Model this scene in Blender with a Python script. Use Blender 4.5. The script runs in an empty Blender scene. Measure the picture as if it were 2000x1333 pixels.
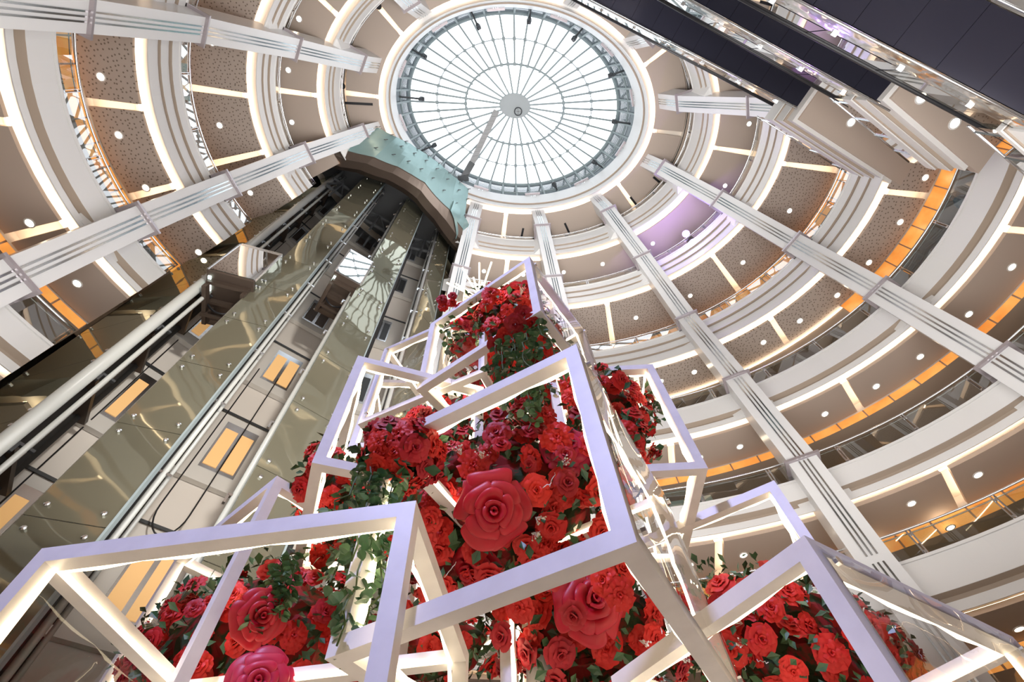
import bpy, math, random
import numpy as np
from mathutils import Vector, Matrix

# ------------------------------------------------------------------ scene, camera, light
S = bpy.context.scene
COL = S.collection
EYE = Vector((0, 0, 1.5))
RGT = Vector((0.9964526, 0.0723956, -0.0429069))
UPV = Vector((0.0841553, -0.8572096, 0.5080448))
FWD = Vector((0.0, 0.5098534, 0.8602613))
FPX = 945.31
cam_d = bpy.data.cameras.new('camera')
cam = bpy.data.objects.new('camera', cam_d)
COL.objects.link(cam)
cam.matrix_world = Matrix(((RGT.x, UPV.x, -FWD.x, EYE.x), (RGT.y, UPV.y, -FWD.y, EYE.y), (RGT.z, UPV.z, -FWD.z, EYE.z), (0, 0, 0, 1)))
cam_d.sensor_width = 36
cam_d.lens = FPX / 2000 * 36
cam_d.clip_start = 0.05
cam_d.clip_end = 500
S.camera = cam

W = bpy.data.worlds.new('sky')
S.world = W
W.use_nodes = True
bg = W.node_tree.nodes['Background']
bg.inputs[0].default_value = (0.90, 0.95, 1.0, 1)
bg.inputs[1].default_value = 4.2
S.view_settings.view_transform = 'Standard'
S.view_settings.look = 'None'
S.view_settings.gamma = 1
S.view_settings.use_curve_mapping = False
S.view_settings.exposure = -0.25
cy = S.cycles
cy.max_bounces = 6
cy.diffuse_bounces = 3
cy.glossy_bounces = 3
cy.transmission_bounces = 3
cy.transparent_max_bounces = 16
cy.caustics_reflective = False
cy.caustics_refractive = False
cy.sample_clamp_indirect = 4
cy.sample_clamp_direct = 0
cy.use_denoising = True
cy.use_adaptive_sampling = True
cy.adaptive_threshold = 0.03


def lamp(name, kind, loc, energy, color, target=None, **kw):
    d = bpy.data.lights.new(name, kind)
    d.energy = energy
    d.color = color
    for k, v in kw.items():
        setattr(d, k, v)
    o = bpy.data.objects.new(name, d)
    COL.objects.link(o)
    o.location = loc
    if target is not None:
        o.rotation_euler = (Vector(target) - Vector(loc)).to_track_quat('-Z', 'Y').to_euler()
    return o


# lavender event floodlight behind the camera; the other three are bodiless added fills
lamp('lavender_flood', 'SPOT', (-2.6, -4.6, 8.6), 3300, (0.50, 0.54, 1.0), (0.1, 2.0, 3.0), spot_size=0.55, spot_blend=0.6, shadow_soft_size=0.25)
lamp('low_fill', 'AREA', (2.0, 3.8, 7.4), 4300, (1.0, 0.975, 0.955), (2.0, 3.5, 40), shape='ELLIPSE', size=22, size_y=15)  # added upward fill floating in the void, not a hall fixture
lamp('tower_fill', 'SPOT', (5.5, -5.5, 12.5), 11500, (1.0, 0.95, 0.88), (-8.5, 12.5, 17.0), spot_size=0.78, spot_blend=0.5, shadow_soft_size=0.6)  # added spot that brightens the shaft walls
lamp('upper_fill', 'AREA', (2.0, 3.8, 24.0), 2200, (1.0, 0.985, 0.97), (2.0, 3.8, 60), shape='ELLIPSE', size=7, size_y=5)  # added fill floating in the void for the upper galleries

R = random.Random(7)
PI = math.pi

# ------------------------------------------------------------------ photo ray helpers (camera looks up at about 59 degrees)
def ray(px, py):
    return RGT * (px - 1000) + UPV * (666.5 - py) + FWD * FPX

def PZ(px, py, z):            # the point at height z above the eye
    r = ray(px, py)
    return EYE + r * (z / r.z)

def PD(px, py, d):            # the point at depth d
    return EYE + ray(px, py) * (d / FPX)

def PR(az, r, z):             # plan bearing from the eye, distance, height above the eye
    return Vector((r * math.cos(math.radians(az)), r * math.sin(math.radians(az)), z + 1.5))

# ------------------------------------------------------------------ materials
def mat(name, base=(0.8, 0.8, 0.8), rough=0.5, metal=0.0, spec=0.5, emit=None, strength=0.0, alpha=1.0, coat=0.0):
    m = bpy.data.materials.new(name)
    m.use_nodes = True
    b = m.node_tree.nodes['Principled BSDF']
    b.inputs['Base Color'].default_value = (*base, 1)
    b.inputs['Roughness'].default_value = rough
    b.inputs['Metallic'].default_value = metal
    b.inputs['Specular IOR Level'].default_value = spec
    b.inputs['Coat Weight'].default_value = coat
    b.inputs['Alpha'].default_value = alpha
    if emit:
        b.inputs['Emission Color'].default_value = (*emit, 1)
        b.inputs['Emission Strength'].default_value = strength
    return m

def noise_tint(m, c1, c2, scale, lo=0.35, hi=0.65, detail=4, vec='Object'):
    nt = m.node_tree
    b = nt.nodes['Principled BSDF']
    tc = nt.nodes.new('ShaderNodeTexCoord')
    n = nt.nodes.new('ShaderNodeTexNoise')
    n.inputs['Scale'].default_value = scale
    n.inputs['Detail'].default_value = detail
    r = nt.nodes.new('ShaderNodeValToRGB')
    r.color_ramp.elements[0].position = lo
    r.color_ramp.elements[1].position = hi
    r.color_ramp.elements[0].color = (*c1, 1)
    r.color_ramp.elements[1].color = (*c2, 1)
    nt.links.new(tc.outputs[vec], n.inputs['Vector'])
    nt.links.new(n.outputs['Fac'], r.inputs['Fac'])
    nt.links.new(r.outputs['Color'], b.inputs['Base Color'])
    return n, r, b

def emission(name, color, strength):
    m = bpy.data.materials.new(name)
    m.use_nodes = True
    nt = m.node_tree
    nt.nodes.clear()
    e = nt.nodes.new('ShaderNodeEmission')
    e.inputs[0].default_value = (*color, 1)
    e.inputs[1].default_value = strength
    o = nt.nodes.new('ShaderNodeOutputMaterial')
    nt.links.new(e.outputs[0], o.inputs[0])
    return m

def pane(name, tint=(0.9, 0.93, 0.92), gloss=(1, 1, 1), rough=0.0, ior=1.5, boost=1.0, wavy=0.0, wscale=6.0, body=None, body_fac=0.0):
    """thin sheet of glass or acrylic: transparent with a Fresnel reflection, optional rippling and a milky body"""
    m = bpy.data.materials.new(name)
    m.use_nodes = True
    nt = m.node_tree
    nt.nodes.clear()
    o = nt.nodes.new('ShaderNodeOutputMaterial')
    mx = nt.nodes.new('ShaderNodeMixShader')
    t = nt.nodes.new('ShaderNodeBsdfTransparent')
    t.inputs[0].default_value = (*tint, 1)
    g = nt.nodes.new('ShaderNodeBsdfGlossy')
    g.inputs['Color'].default_value = (*gloss, 1)
    g.inputs['Roughness'].default_value = rough
    f = nt.nodes.new('ShaderNodeFresnel')
    f.inputs['IOR'].default_value = ior
    mul = nt.nodes.new('ShaderNodeMath')
    mul.operation = 'MULTIPLY'
    mul.use_clamp = True
    mul.inputs[1].default_value = boost
    nt.links.new(f.outputs[0], mul.inputs[0])
    nt.links.new(mul.outputs[0], mx.inputs[0])
    src = t.outputs[0]
    if body:
        d = nt.nodes.new('ShaderNodeBsdfDiffuse')
        d.inputs[0].default_value = (*body, 1)
        m2 = nt.nodes.new('ShaderNodeMixShader')
        m2.inputs[0].default_value = body_fac
        nt.links.new(t.outputs[0], m2.inputs[1])
        nt.links.new(d.outputs[0], m2.inputs[2])
        src = m2.outputs[0]
    nt.links.new(src, mx.inputs[1])
    nt.links.new(g.outputs[0], mx.inputs[2])
    nt.links.new(mx.outputs[0], o.inputs[0])
    if wavy:
        tc = nt.nodes.new('ShaderNodeTexCoord')
        n = nt.nodes.new('ShaderNodeTexNoise')
        n.inputs['Scale'].default_value = wscale
        n.inputs['Detail'].default_value = 1.5
        bp = nt.nodes.new('ShaderNodeBump')
        bp.inputs['Strength'].default_value = wavy
        bp.inputs['Distance'].default_value = 0.1
        nt.links.new(tc.outputs['Object'], n.inputs['Vector'])
        nt.links.new(n.outputs['Fac'], bp.inputs['Height'])
        nt.links.new(bp.outputs[0], g.inputs['Normal'])
        nt.links.new(bp.outputs[0], f.inputs['Normal'])
    return m

M_white = mat('fascia_paint', (0.80, 0.79, 0.775), 0.45)
M_cream = mat('cream_paint', (0.72, 0.66, 0.58), 0.55)
M_groove = mat('shade_and_backing_brown', (0.42, 0.34, 0.27), 0.7)  # brown put in for shaded step undersides; also backs the panel joints
M_col = mat('column_cladding', (0.80, 0.80, 0.80), 0.3, spec=0.5)
M_strip = mat('column_inlay', (0.62, 0.65, 0.66), 0.12, metal=1.0)
M_collar = mat('column_collar', (0.45, 0.40, 0.42), 0.3, metal=0.6)
M_ceil = mat('soffit_paint', (0.50, 0.41, 0.345), 0.8)
M_lower = mat('lower_soffit', (0.55, 0.44, 0.35), 0.8)
M_recess = mat('recess_paint', (0.88, 0.80, 0.70), 0.8)
M_floor = mat('marble_floor', (0.75, 0.68, 0.58), 0.15)
noise_tint(M_floor, (0.7, 0.62, 0.5), (0.85, 0.8, 0.72), 0.8)
M_wall = mat('gallery_wall', (0.62, 0.53, 0.43), 0.6)
M_steel = mat('brushed_steel', (0.72, 0.73, 0.75), 0.22, metal=1.0)
M_dsteel = mat('dark_steel', (0.10, 0.105, 0.11), 0.4, metal=0.7)
M_grey = mat('grey_mullion', (0.30, 0.36, 0.37), 0.5)
M_black = mat('black_plastic', (0.015, 0.015, 0.018), 0.4)
M_led = emission('led_tube', (1.0, 0.80, 0.52), 9.0)
M_cove = emission('cove_led', (1.0, 0.74, 0.5), 17.0)
M_lens = emission('downlight_lens', (1.0, 0.83, 0.6), 30.0)
M_purple = emission('purple_lens', (0.42, 0.25, 1.0), 120.0)
M_frame = mat('frame_paint', (0.86, 0.85, 0.86), 0.42)
noise_tint(M_frame, (0.80, 0.79, 0.80), (0.88, 0.87, 0.88), 9.0)
M_glass = pane('balustrade_glass', (0.62, 0.66, 0.62), boost=3.2, ior=1.55)
M_acryl = pane('acrylic_sheet', (0.93, 0.93, 0.94), boost=0.75, wavy=0.035, wscale=4.0)
M_sky = pane('skylight_glass', (0.97, 0.985, 1.0), boost=0.5)
M_louvre = mat('louvre', (0.30, 0.36, 0.40), 0.5)
M_hub = mat('skylight_hub', (0.40, 0.44, 0.45), 0.5)

# perforated ceiling board
M_perf = mat('perforated_board', (0.47, 0.40, 0.35), 0.85)
nt = M_perf.node_tree
tc = nt.nodes.new('ShaderNodeTexCoord')
vo = nt.nodes.new('ShaderNodeTexVoronoi')
vo.voronoi_dimensions = '2D'
vo.inputs['Scale'].default_value = 5.5
vo.inputs['Randomness'].default_value = 0.75
rp = nt.nodes.new('ShaderNodeValToRGB')
rp.color_ramp.elements[0].position = 0.15
rp.color_ramp.elements[1].position = 0.20
rp.color_ramp.elements[0].color = (0.20, 0.16, 0.13, 1)
rp.color_ramp.elements[1].color = (0.47, 0.40, 0.35, 1)
nt.links.new(tc.outputs['Object'], vo.inputs['Vector'])
nt.links.new(vo.outputs['Distance'], rp.inputs['Fac'])
nt.links.new(rp.outputs['Color'], nt.nodes['Principled BSDF'].inputs['Base Color'])

# orange wood bands, the cove light on them put in as glow
M_woodglow = mat('wood_cove_glow', (0.8, 0.4, 0.12), 0.4, emit=(1.0, 0.36, 0.05), strength=0.75)
nt = M_woodglow.node_tree
tc = nt.nodes.new('ShaderNodeTexCoord')
no = nt.nodes.new('ShaderNodeTexNoise')
no.inputs['Scale'].default_value = 1.6
no.inputs['Detail'].default_value = 5
rp = nt.nodes.new('ShaderNodeValToRGB')
rp.color_ramp.elements[0].color = (0.95, 0.24, 0.02, 1)
rp.color_ramp.elements[1].color = (1.0, 0.50, 0.12, 1)
rp.color_ramp.elements[0].position = 0.3
rp.color_ramp.elements[1].position = 0.7
nt.links.new(tc.outputs['Object'], no.inputs['Vector'])
nt.links.new(no.outputs['Fac'], rp.inputs['Fac'])
nt.links.new(rp.outputs['Color'], nt.nodes['Principled BSDF'].inputs['Emission Color'])

# olive mirror glass of the lift tower
def mirror_glass(name, base, gl, ior, boost, bump=0.035, rgh=0.03):
    m = bpy.data.materials.new(name)
    m.use_nodes = True
    nt = m.node_tree
    nt.nodes.clear()
    o = nt.nodes.new('ShaderNodeOutputMaterial')
    mx = nt.nodes.new('ShaderNodeMixShader')
    d = nt.nodes.new('ShaderNodeBsdfDiffuse')
    d.inputs[0].default_value = (*base, 1)
    g = nt.nodes.new('ShaderNodeBsdfGlossy')
    g.inputs['Color'].default_value = (*gl, 1)
    g.inputs['Roughness'].default_value = rgh
    f = nt.nodes.new('ShaderNodeFresnel')
    f.inputs['IOR'].default_value = ior
    ml = nt.nodes.new('ShaderNodeMath')
    ml.operation = 'MULTIPLY'
    ml.use_clamp = True
    ml.inputs[1].default_value = boost
    tc = nt.nodes.new('ShaderNodeTexCoord')
    n = nt.nodes.new('ShaderNodeTexNoise')
    n.inputs['Scale'].default_value = 0.8
    n.inputs['Detail'].default_value = 1
    bp = nt.nodes.new('ShaderNodeBump')
    bp.inputs['Strength'].default_value = bump
    bp.inputs['Distance'].default_value = 0.25
    nt.links.new(tc.outputs['Object'], n.inputs['Vector'])
    nt.links.new(n.outputs['Fac'], bp.inputs['Height'])
    nt.links.new(bp.outputs[0], g.inputs['Normal'])
    nt.links.new(f.outputs[0], ml.inputs[0])
    nt.links.new(ml.outputs[0], mx.inputs[0])
    nt.links.new(d.outputs[0], mx.inputs[1])
    nt.links.new(g.outputs[0], mx.inputs[2])
    nt.links.new(mx.outputs[0], o.inputs[0])
    return m

M_olive = mirror_glass('olive_glass', (0.13, 0.12, 0.085), (0.70, 0.72, 0.60), 1.7, 1.6)
M_teal = mirror_glass('teal_glass', (0.27, 0.40, 0.39), (0.6, 0.8, 0.8), 1.4, 0.25, 0.0, 0.2)
M_navy = mat('truss_cladding', (0.040, 0.040, 0.062), 0.16, metal=0.5, spec=0.8)
M_bronze = mat('dark_bronze', (0.09, 0.065, 0.05), 0.4, metal=0.4)
M_shaft = mat('lift_wall', (0.86, 0.80, 0.73), 0.55)
M_sill = mat('lift_sill', (0.78, 0.75, 0.70), 0.5)
M_amber = mat('lobby_glow', (0.75, 0.48, 0.22), 0.5, emit=(1.0, 0.55, 0.2), strength=0.55)  # amber light of the lobby behind, put into the door leaves as glow
M_teaclear = pane('lift_car_glass', (0.72, 0.85, 0.84), boost=3.0)

# flowers
def petal_mat(name, c1, c2, rough=0.55):
    m = mat(name, c1, rough)
    nt = m.node_tree
    b = nt.nodes['Principled BSDF']
    b.inputs['Sheen Weight'].default_value = 0.03
    oi = nt.nodes.new('ShaderNodeObjectInfo')
    mx = nt.nodes.new('ShaderNodeMix')
    mx.data_type = 'RGBA'
    mx.inputs[6].default_value = (*c1, 1)
    mx.inputs[7].default_value = (*c2, 1)
    nt.links.new(oi.outputs['Random'], mx.inputs[0])
    nt.links.new(mx.outputs[2], b.inputs['Base Color'])
    return m

M_red = petal_mat('scarlet_petal', (0.52, 0.004, 0.008), (0.80, 0.028, 0.015))
M_crim = petal_mat('crimson_petal', (0.36, 0.003, 0.012), (0.54, 0.010, 0.025))
M_giant = petal_mat('velvet_petal', (0.44, 0.003, 0.018), (0.52, 0.005, 0.022), 0.42)
M_pink = petal_mat('rosy_petal', (0.50, 0.012, 0.06), (0.6, 0.02, 0.08), 0.42)
M_leaf = mat('leaf_green', (0.04, 0.12, 0.04), 0.35, spec=0.6)
noise_tint(M_leaf, (0.015, 0.06, 0.03), (0.08, 0.19, 0.07), 7.0, 0.3, 0.75)
M_ivy = mat('ivy_green', (0.03, 0.12, 0.06), 0.3, spec=0.6)
noise_tint(M_ivy, (0.03, 0.10, 0.05), (0.14, 0.27, 0.11), 9.0, 0.3, 0.8)
M_core = mat('foam_core', (0.03, 0.035, 0.015), 0.9)
noise_tint(M_core, (0.02, 0.04, 0.01), (0.25, 0.01, 0.01), 14.0, 0.45, 0.55)
M_gyp = mat('tiny_white_flower', (0.85, 0.82, 0.72), 0.6)
M_stem = mat('stem', (0.06, 0.10, 0.03), 0.6)

# ------------------------------------------------------------------ mesh collector
class MB:
    def __init__(s):
        s.v = []
        s.f = []
        s.mi = []
        s.cur = 0

    def quadstrip(s, rows, close=False):
        """rows: list of equal-length point lists"""
        b = len(s.v)
        n = len(rows[0])
        for r in rows:
            s.v += [tuple(p) for p in r]
        for i in range(len(rows) - 1):
            for j in range(n if close else n - 1):
                a = b + i * n + j
                c = b + i * n + (j + 1) % n
                s.f.append((a, c, c + n, a + n))
                s.mi.append(s.cur)
        return b

    def face(s, pts):
        b = len(s.v)
        s.v += [tuple(p) for p in pts]
        s.f.append(tuple(range(b, b + len(pts))))
        s.mi.append(s.cur)

    def hexa(s, p):
        """8 points: bottom 0-3 ccw, top 4-7"""
        b = len(s.v)
        s.v += [tuple(q) for q in p]
        for f in ((0, 3, 2, 1), (4, 5, 6, 7), (0, 1, 5, 4), (1, 2, 6, 5), (2, 3, 7, 6), (3, 0, 4, 7)):
            s.f.append(tuple(b + i for i in f))
            s.mi.append(s.cur)

    def box(s, c, sx, sy, sz, ax=Vector((1, 0, 0)), ay=Vector((0, 1, 0)), az=Vector((0, 0, 1))):
        c = Vector(c)
        ax = Vector(ax) * (sx / 2)
        ay = Vector(ay) * (sy / 2)
        az = Vector(az) * (sz / 2)
        s.hexa([c - ax - ay - az, c + ax - ay - az, c + ax + ay - az, c - ax + ay - az,
                c - ax - ay + az, c + ax - ay + az, c + ax + ay + az, c - ax + ay + az])

    def bar(s, a, b, w, h=None, up=Vector((0, 0, 1))):
        a, b = Vector(a), Vector(b)
        d = (b - a)
        L = d.length
        d.normalize()
        if abs(d.dot(up)) > 0.98:
            up = Vector((1, 0, 0))
        x = d.cross(up).normalized()
        y = x.cross(d).normalized()
        s.box((a + b) / 2, w, L, h or w, x, d, y)

    def tube(s, pts, r, n=8, cap=True):
        pts = [Vector(p) for p in pts]
        rows = []
        px = None
        for i, p in enumerate(pts):
            d = (pts[min(i + 1, len(pts) - 1)] - pts[max(i - 1, 0)]).normalized()
            if px is None:
                px = d.orthogonal().normalized()
            px = (px - d * px.dot(d)).normalized()
            py = d.cross(px)
            rr = r[i] if isinstance(r, (list, tuple)) else r
            rows.append([p + (px * math.cos(t) + py * math.sin(t)) * rr for t in [2 * PI * k / n for k in range(n)]])
        b = s.quadstrip(rows, close=True)
        if cap:
            s.f.append(tuple(b + k for k in range(n))[::-1])
            s.f.append(tuple(b + (len(rows) - 1) * n + k for k in range(n)))
            s.mi += [s.cur, s.cur]

    def disc(s, c, r, nrm, n=16):
        c = Vector(c)
        nrm = Vector(nrm).normalized()
        x = nrm.orthogonal().normalized()
        y = nrm.cross(x)
        s.face([c + (x * math.cos(2 * PI * k / n) + y * math.sin(2 * PI * k / n)) * r for k in range(n)])

    def build(s, name, m, parent=None, smooth=False):
        o0 = Vector(parent.location) if parent is not None else Vector((0, 0, 0))
        if parent is not None and parent.parent is not None:
            o0 = o0 + Vector(parent.parent.location)
        me = bpy.data.meshes.new(name)
        me.from_pydata([(p[0] - o0.x, p[1] - o0.y, p[2] - o0.z) for p in s.v], [], s.f)
        for x in (m if isinstance(m, (list, tuple)) else [m]):
            me.materials.append(x)
        if isinstance(m, (list, tuple)):
            me.polygons.foreach_set('material_index', s.mi)
        if smooth:
            me.polygons.foreach_set('use_smooth', [True] * len(me.polygons))
        me.update()
        o = bpy.data.objects.new(name, me)
        COL.objects.link(o)
        if parent is not None:
            o.parent = parent
        return o


def tag(o, label=None, cat=None, group=None, kind=None):
    if label:
        o['label'] = label
    if cat:
        o['category'] = cat
    if group:
        o['group'] = group
    if kind:
        o['kind'] = kind
    return o

def thing(name, loc, label, cat, group=None):
    o = bpy.data.objects.new(name, None)
    COL.objects.link(o)
    o.location = loc
    o.empty_display_size = 0.2
    return tag(o, label, cat, group)

def struct(o):
    o['kind'] = 'structure'
    return o

# ------------------------------------------------------------------ the oval galleries
PSI = math.radians(10.77)
CX, CY = 1.903, 3.780
A = [9.92, 12.69, 14.60, 16.02, 16.67, 16.72, 16.9]
B = [7.20, 9.27, 10.74, 11.96, 12.27, 12.12, 12.4]
HZ = [38.0, 33.25, 28.1, 21.73, 16.38, 11.15, 7.2]          # soffit heights above the eye
FH = [3.3, 2.75, 2.0, 1.9, 1.58, 1.3, 1.6]                  # fascia heights
WD = [2.2, 3.3, 3.3, 1.95, 2.0, 2.35, 2.35]                 # width of the main soffit boards
ORDN = ['top', 'second highest', 'third highest', 'fourth highest', 'third lowest', 'second lowest', 'lowest']

RAILH = 0.88
def E(k, th, off=0.0, z=0.0):
    """point of gallery k at oval angle th (deg), off metres outward of the board edge, z above the soffit"""
    t = math.radians(th)
    x, y = A[k] * math.cos(t), B[k] * math.sin(t)
    nx, ny = math.cos(t) / A[k], math.sin(t) / B[k]
    l = math.hypot(nx, ny)
    x += nx / l * off
    y += ny / l * off
    c, s = math.cos(PSI), math.sin(PSI)
    return Vector((CX + x * c - y * s, CY + x * s + y * c, HZ[k] + 1.5 + z))

def span(a, b, step=3.0):
    n = max(1, int(round((b - a) / step)))
    return [a + (b - a) * i / n for i in range(n + 1)]

def arc(k):                      # the tower takes the place of the galleries between 107 and 158
    return (0, 360) if k == 0 else ((156.0 if k == 1 else 152.5), 466.5)

def sweep(mb, k, ths, prof, close=False):
    """prof: list of (off, z) swept along the oval"""
    mb.quadstrip([[E(k, t, o, z) for (o, z) in prof] for t in ths], close=False)

SLOTS = {0: [0, 34, 91, 180, 213, 326], 1: [0.9, 90, 165, 180.5, 208, 326]}
for k in range(2, 7):
    SLOTS[k] = [-0.5, 34.5, 64.5, 90, 166 if k == 2 else 165.5, 180, 214, 242, 270, 298, 326]
SLOTS[2] = [0, 32.4, 64, 90, 166.5, 181, 196.7 + 17, 242, 270, 298, 326]

for k in range(7):
    a0, a1 = arc(k)
    ths = span(a0, a1)
    H = FH[k]
    # --- fascia with stepped bands
    mb = MB()
    if k == 0:
        prof = [(0.42, 0.40), (-0.20, 0.40), (-0.36, 0.25), (-0.39, 0.0), (-0.43, 0.0), (-0.43, 0.62), (-0.46, 0.70), (-0.46, 0.86), (-0.56, 0.86), (-0.56, H), (0.2, H)]
    elif k <= 3:
        g1, g2 = 0.62, 1.25
        prof = [(0.42, 0.40), (-0.18, 0.40), (-0.34, 0.25), (-0.36, 0.0), (-0.40, 0.0), (-0.40, g1), (-0.32, g1), (-0.32, g1 + 0.07), (-0.46, g1 + 0.07), (-0.46, g2), (-0.40, g2), (-0.40, g2 + 0.07), (-0.56, g2 + 0.07), (-0.56, H - 0.1), (-0.60, H - 0.1), (-0.60, H), (0.0, H)]
    else:
        prof = [(0.42, 0.40), (-0.18, 0.40), (-0.33, 0.25), (-0.35, 0.0), (-0.39, 0.0), (-0.39, 0.27), (-0.28, 0.27), (-0.28, 0.44), (-0.52, 0.50), (-0.52, H - 0.12), (-0.50, H - 0.12), (-0.50, H - 0.09), (-0.56, H - 0.09), (-0.56, H), (0.0, H)]
    prof = [(o - (0.13 if o < -0.1 else 0), z) for o, z in prof]
    sweep(mb, k, ths, prof)
    if k:
        for t in (a0, a1):
            mb.face([E(k, t, o, z) for o, z in prof])
    o = struct(mb.build('trim_%d' % (k + 1), M_white))
    # --- shade under the steps, put in as brown lines
    mb = MB()
    if k == 0:
        sweep(mb, k, ths, [(-0.595, 0.70), (-0.595, 0.855), (-0.685, 0.855)])
    elif k <= 3:
        for g, o0 in ((g1, -0.38), (g2, -0.46)):
            sweep(mb, k, ths, [(o0 - 0.08, g), (o0 - 0.08, g + 0.065), (o0 - 0.225, g + 0.065)])
    else:
        sweep(mb, k, ths, [(-0.415, 0.272), (-0.415, 0.435), (-0.645, 0.495)])
    struct(mb.build('trim_%d' % (k + 11), M_groove))
    # --- the cove light lying on the inner edge of the boards
    mb = MB()
    sweep(mb, k, ths, [(0.03, 0.155), (0.15, 0.155)][::-1])
    tag(mb.build('cove_light', M_cove), 'warm strip light hidden in the cove of the %s gallery ring' % ORDN[k], 'light')
    # --- recess over boards
    mb = MB()
    sweep(mb, k, ths, [(0.42, 0.45), (WD[k] + 0.1, 0.45), (WD[k] + 0.1, 0.0)])
    struct(mb.build('ceiling_recess', M_recess))
    # --- boards between the slots
    sl = sorted([s for s in SLOTS[k] if a0 < s < a1] + [s + 360 for s in SLOTS[k] if a0 < s + 360 < a1])
    edges = [a0] + sl + [a1]
    mt = M_perf if k in (2, 3) else M_ceil
    for i in range(len(edges) - 1):
        # half a slot (0.15 m) left free on either side
        dl = math.degrees(0.15 / ((A[k] + B[k]) / 2 + 0.5))
        t0 = edges[i] + (dl if i or k == 0 else 0)
        t1 = edges[i + 1] - (dl if i < len(edges) - 2 or k == 0 else 0)
        tt = span(t0, t1)
        w = WD[k]
        mb = MB()
        sweep(mb, k, tt, [(0.0, 0.14), (0.0, 0.0), (w, 0.0), (w, 0.14), (0.0, 0.14)])
        for t in (t0, t1):
            mb.face([E(k, t, 0, 0), E(k, t, w, 0), E(k, t, w, 0.14), E(k, t, 0, 0.14)])
        struct(mb.build('ceiling_board', mt))
    # slot lights lying beside each slot
    mb = MB()
    for s in sl:
        for sg in (-1, 1):
            ds = math.degrees(0.24 / ((A[k] + B[k]) / 2)) * sg
            ds2 = math.degrees(0.32 / ((A[k] + B[k]) / 2)) * sg
            mb.face([E(k, s + ds, 0.45, 0.16), E(k, s + ds2, 0.45, 0.16), E(k, s + ds2, WD[k] - 0.1, 0.16), E(k, s + ds, WD[k] - 0.1, 0.16)])
    tag(mb.build('slot_light', M_cove), 'warm strip lights in the radial slots of the %s gallery ceiling' % ORDN[k], 'light')
    # --- drop behind the boards, band with painted-in cove glow or second cove, lower ceiling, wall, floor
    w = WD[k]
    drop = {0: 0.05, 1: 0.05, 2: 0.85, 3: 0.75, 4: 0.36, 5: 0.5, 6: 0.5}[k]
    parts = []
    if k >= 2:
        if k == 3:
            on = [t for t in ths if 158 <= t <= 215 or t >= 325 and t <= 385]
            zones = [(152.5, 214), (325, 383)]
            coves = [(214, 325), (383, a1)]
        else:
            zones = [(a0, a1)]
            coves = []
        for z0, z1 in zones:
            mb = MB()
            n = int((z1 - z0) / (3.6 if k < 4 else 4.2))
            for i in range(n):
                g = 0.12
                t0 = z0 + (z1 - z0) * i / n + g
                t1 = z0 + (z1 - z0) * (i + 1) / n - g
                mb.quadstrip([[E(k, t, w + 0.12, 0.02), E(k, t, w + 0.14, -drop)] for t in (t0, (t0 + t1) / 2, t1)])
            tag(mb.build('wood_glow_band', M_woodglow), 'orange panels with painted-in glow under the %s gallery ceiling%s' % (ORDN[k], '' if k != 3 else (', left of the lift tower' if z0 < 200 else ', at the right')), 'light panel')
        mb = MB()
        sweep(mb, k, ths, [(w + 0.17, 0.1), (w + 0.17, -drop)])
        struct(mb.build('trim_%d' % (k + 21), M_groove))
        for z0, z1 in coves:
            mb = MB()
            sweep(mb, k, span(z0, z1), [(w + 0.15, -0.05), (w + 0.15, -0.12)])
            tag(mb.build('cove_light', M_cove), 'warm strip light behind the %s gallery boards, %s' % (ORDN[k], 'behind the camera' if z0 < 300 else 'right of the rose tree'), 'light')
            mb = MB()
            sweep(mb, k, span(z0, z1), [(w + 0.0, -0.0), (w + 0.45, -0.16), (w + 0.5, -0.3)])
            struct(mb.build('trim_%d' % (k + 31), M_recess))
    mb = MB()
    zl = -drop
    sweep(mb, k, ths, [(w + 0.14, zl), (w + 3.2, zl)])
    struct(mb.build('ceiling_lower', M_lower))
    mb = MB()
    bot = (HZ[k + 1] + FH[k + 1] - HZ[k]) if k < 6 else -HZ[6] - 1.5
    sweep(mb, k, ths, [(w + 3.2, zl + 0.02), (w + 3.2, bot)])
    struct(mb.build('wall_gallery', M_wall))
    if k:
        mb = MB()
        sweep(mb, k, ths, [(0.0, H - 0.02), (8.0, H - 0.02)])
        struct(mb.build('floor_gallery', M_floor))

# ground floor
mb = MB()
mb.face([(-31, -29, 0), (35, -29, 0), (35, 36, 0), (-31, 36, 0)])
struct(mb.build('floor', M_floor))

# outer shell of the hall
mb = MB()
mb.quadstrip([[Vector((CX + 31 * math.cos(math.radians(t)), CY + 31 * math.sin(math.radians(t)), z)) for z in (0, 43)] for t in span(0, 360, 10)])
struct(mb.build('wall_outer', M_wall))
# roof above the top fascia
mb = MB()
sweep(mb, 0, span(0, 360), [(-0.5, 3.34), (24.0, 3.34)])
struct(mb.build('ceiling_roof', M_white))

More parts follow.
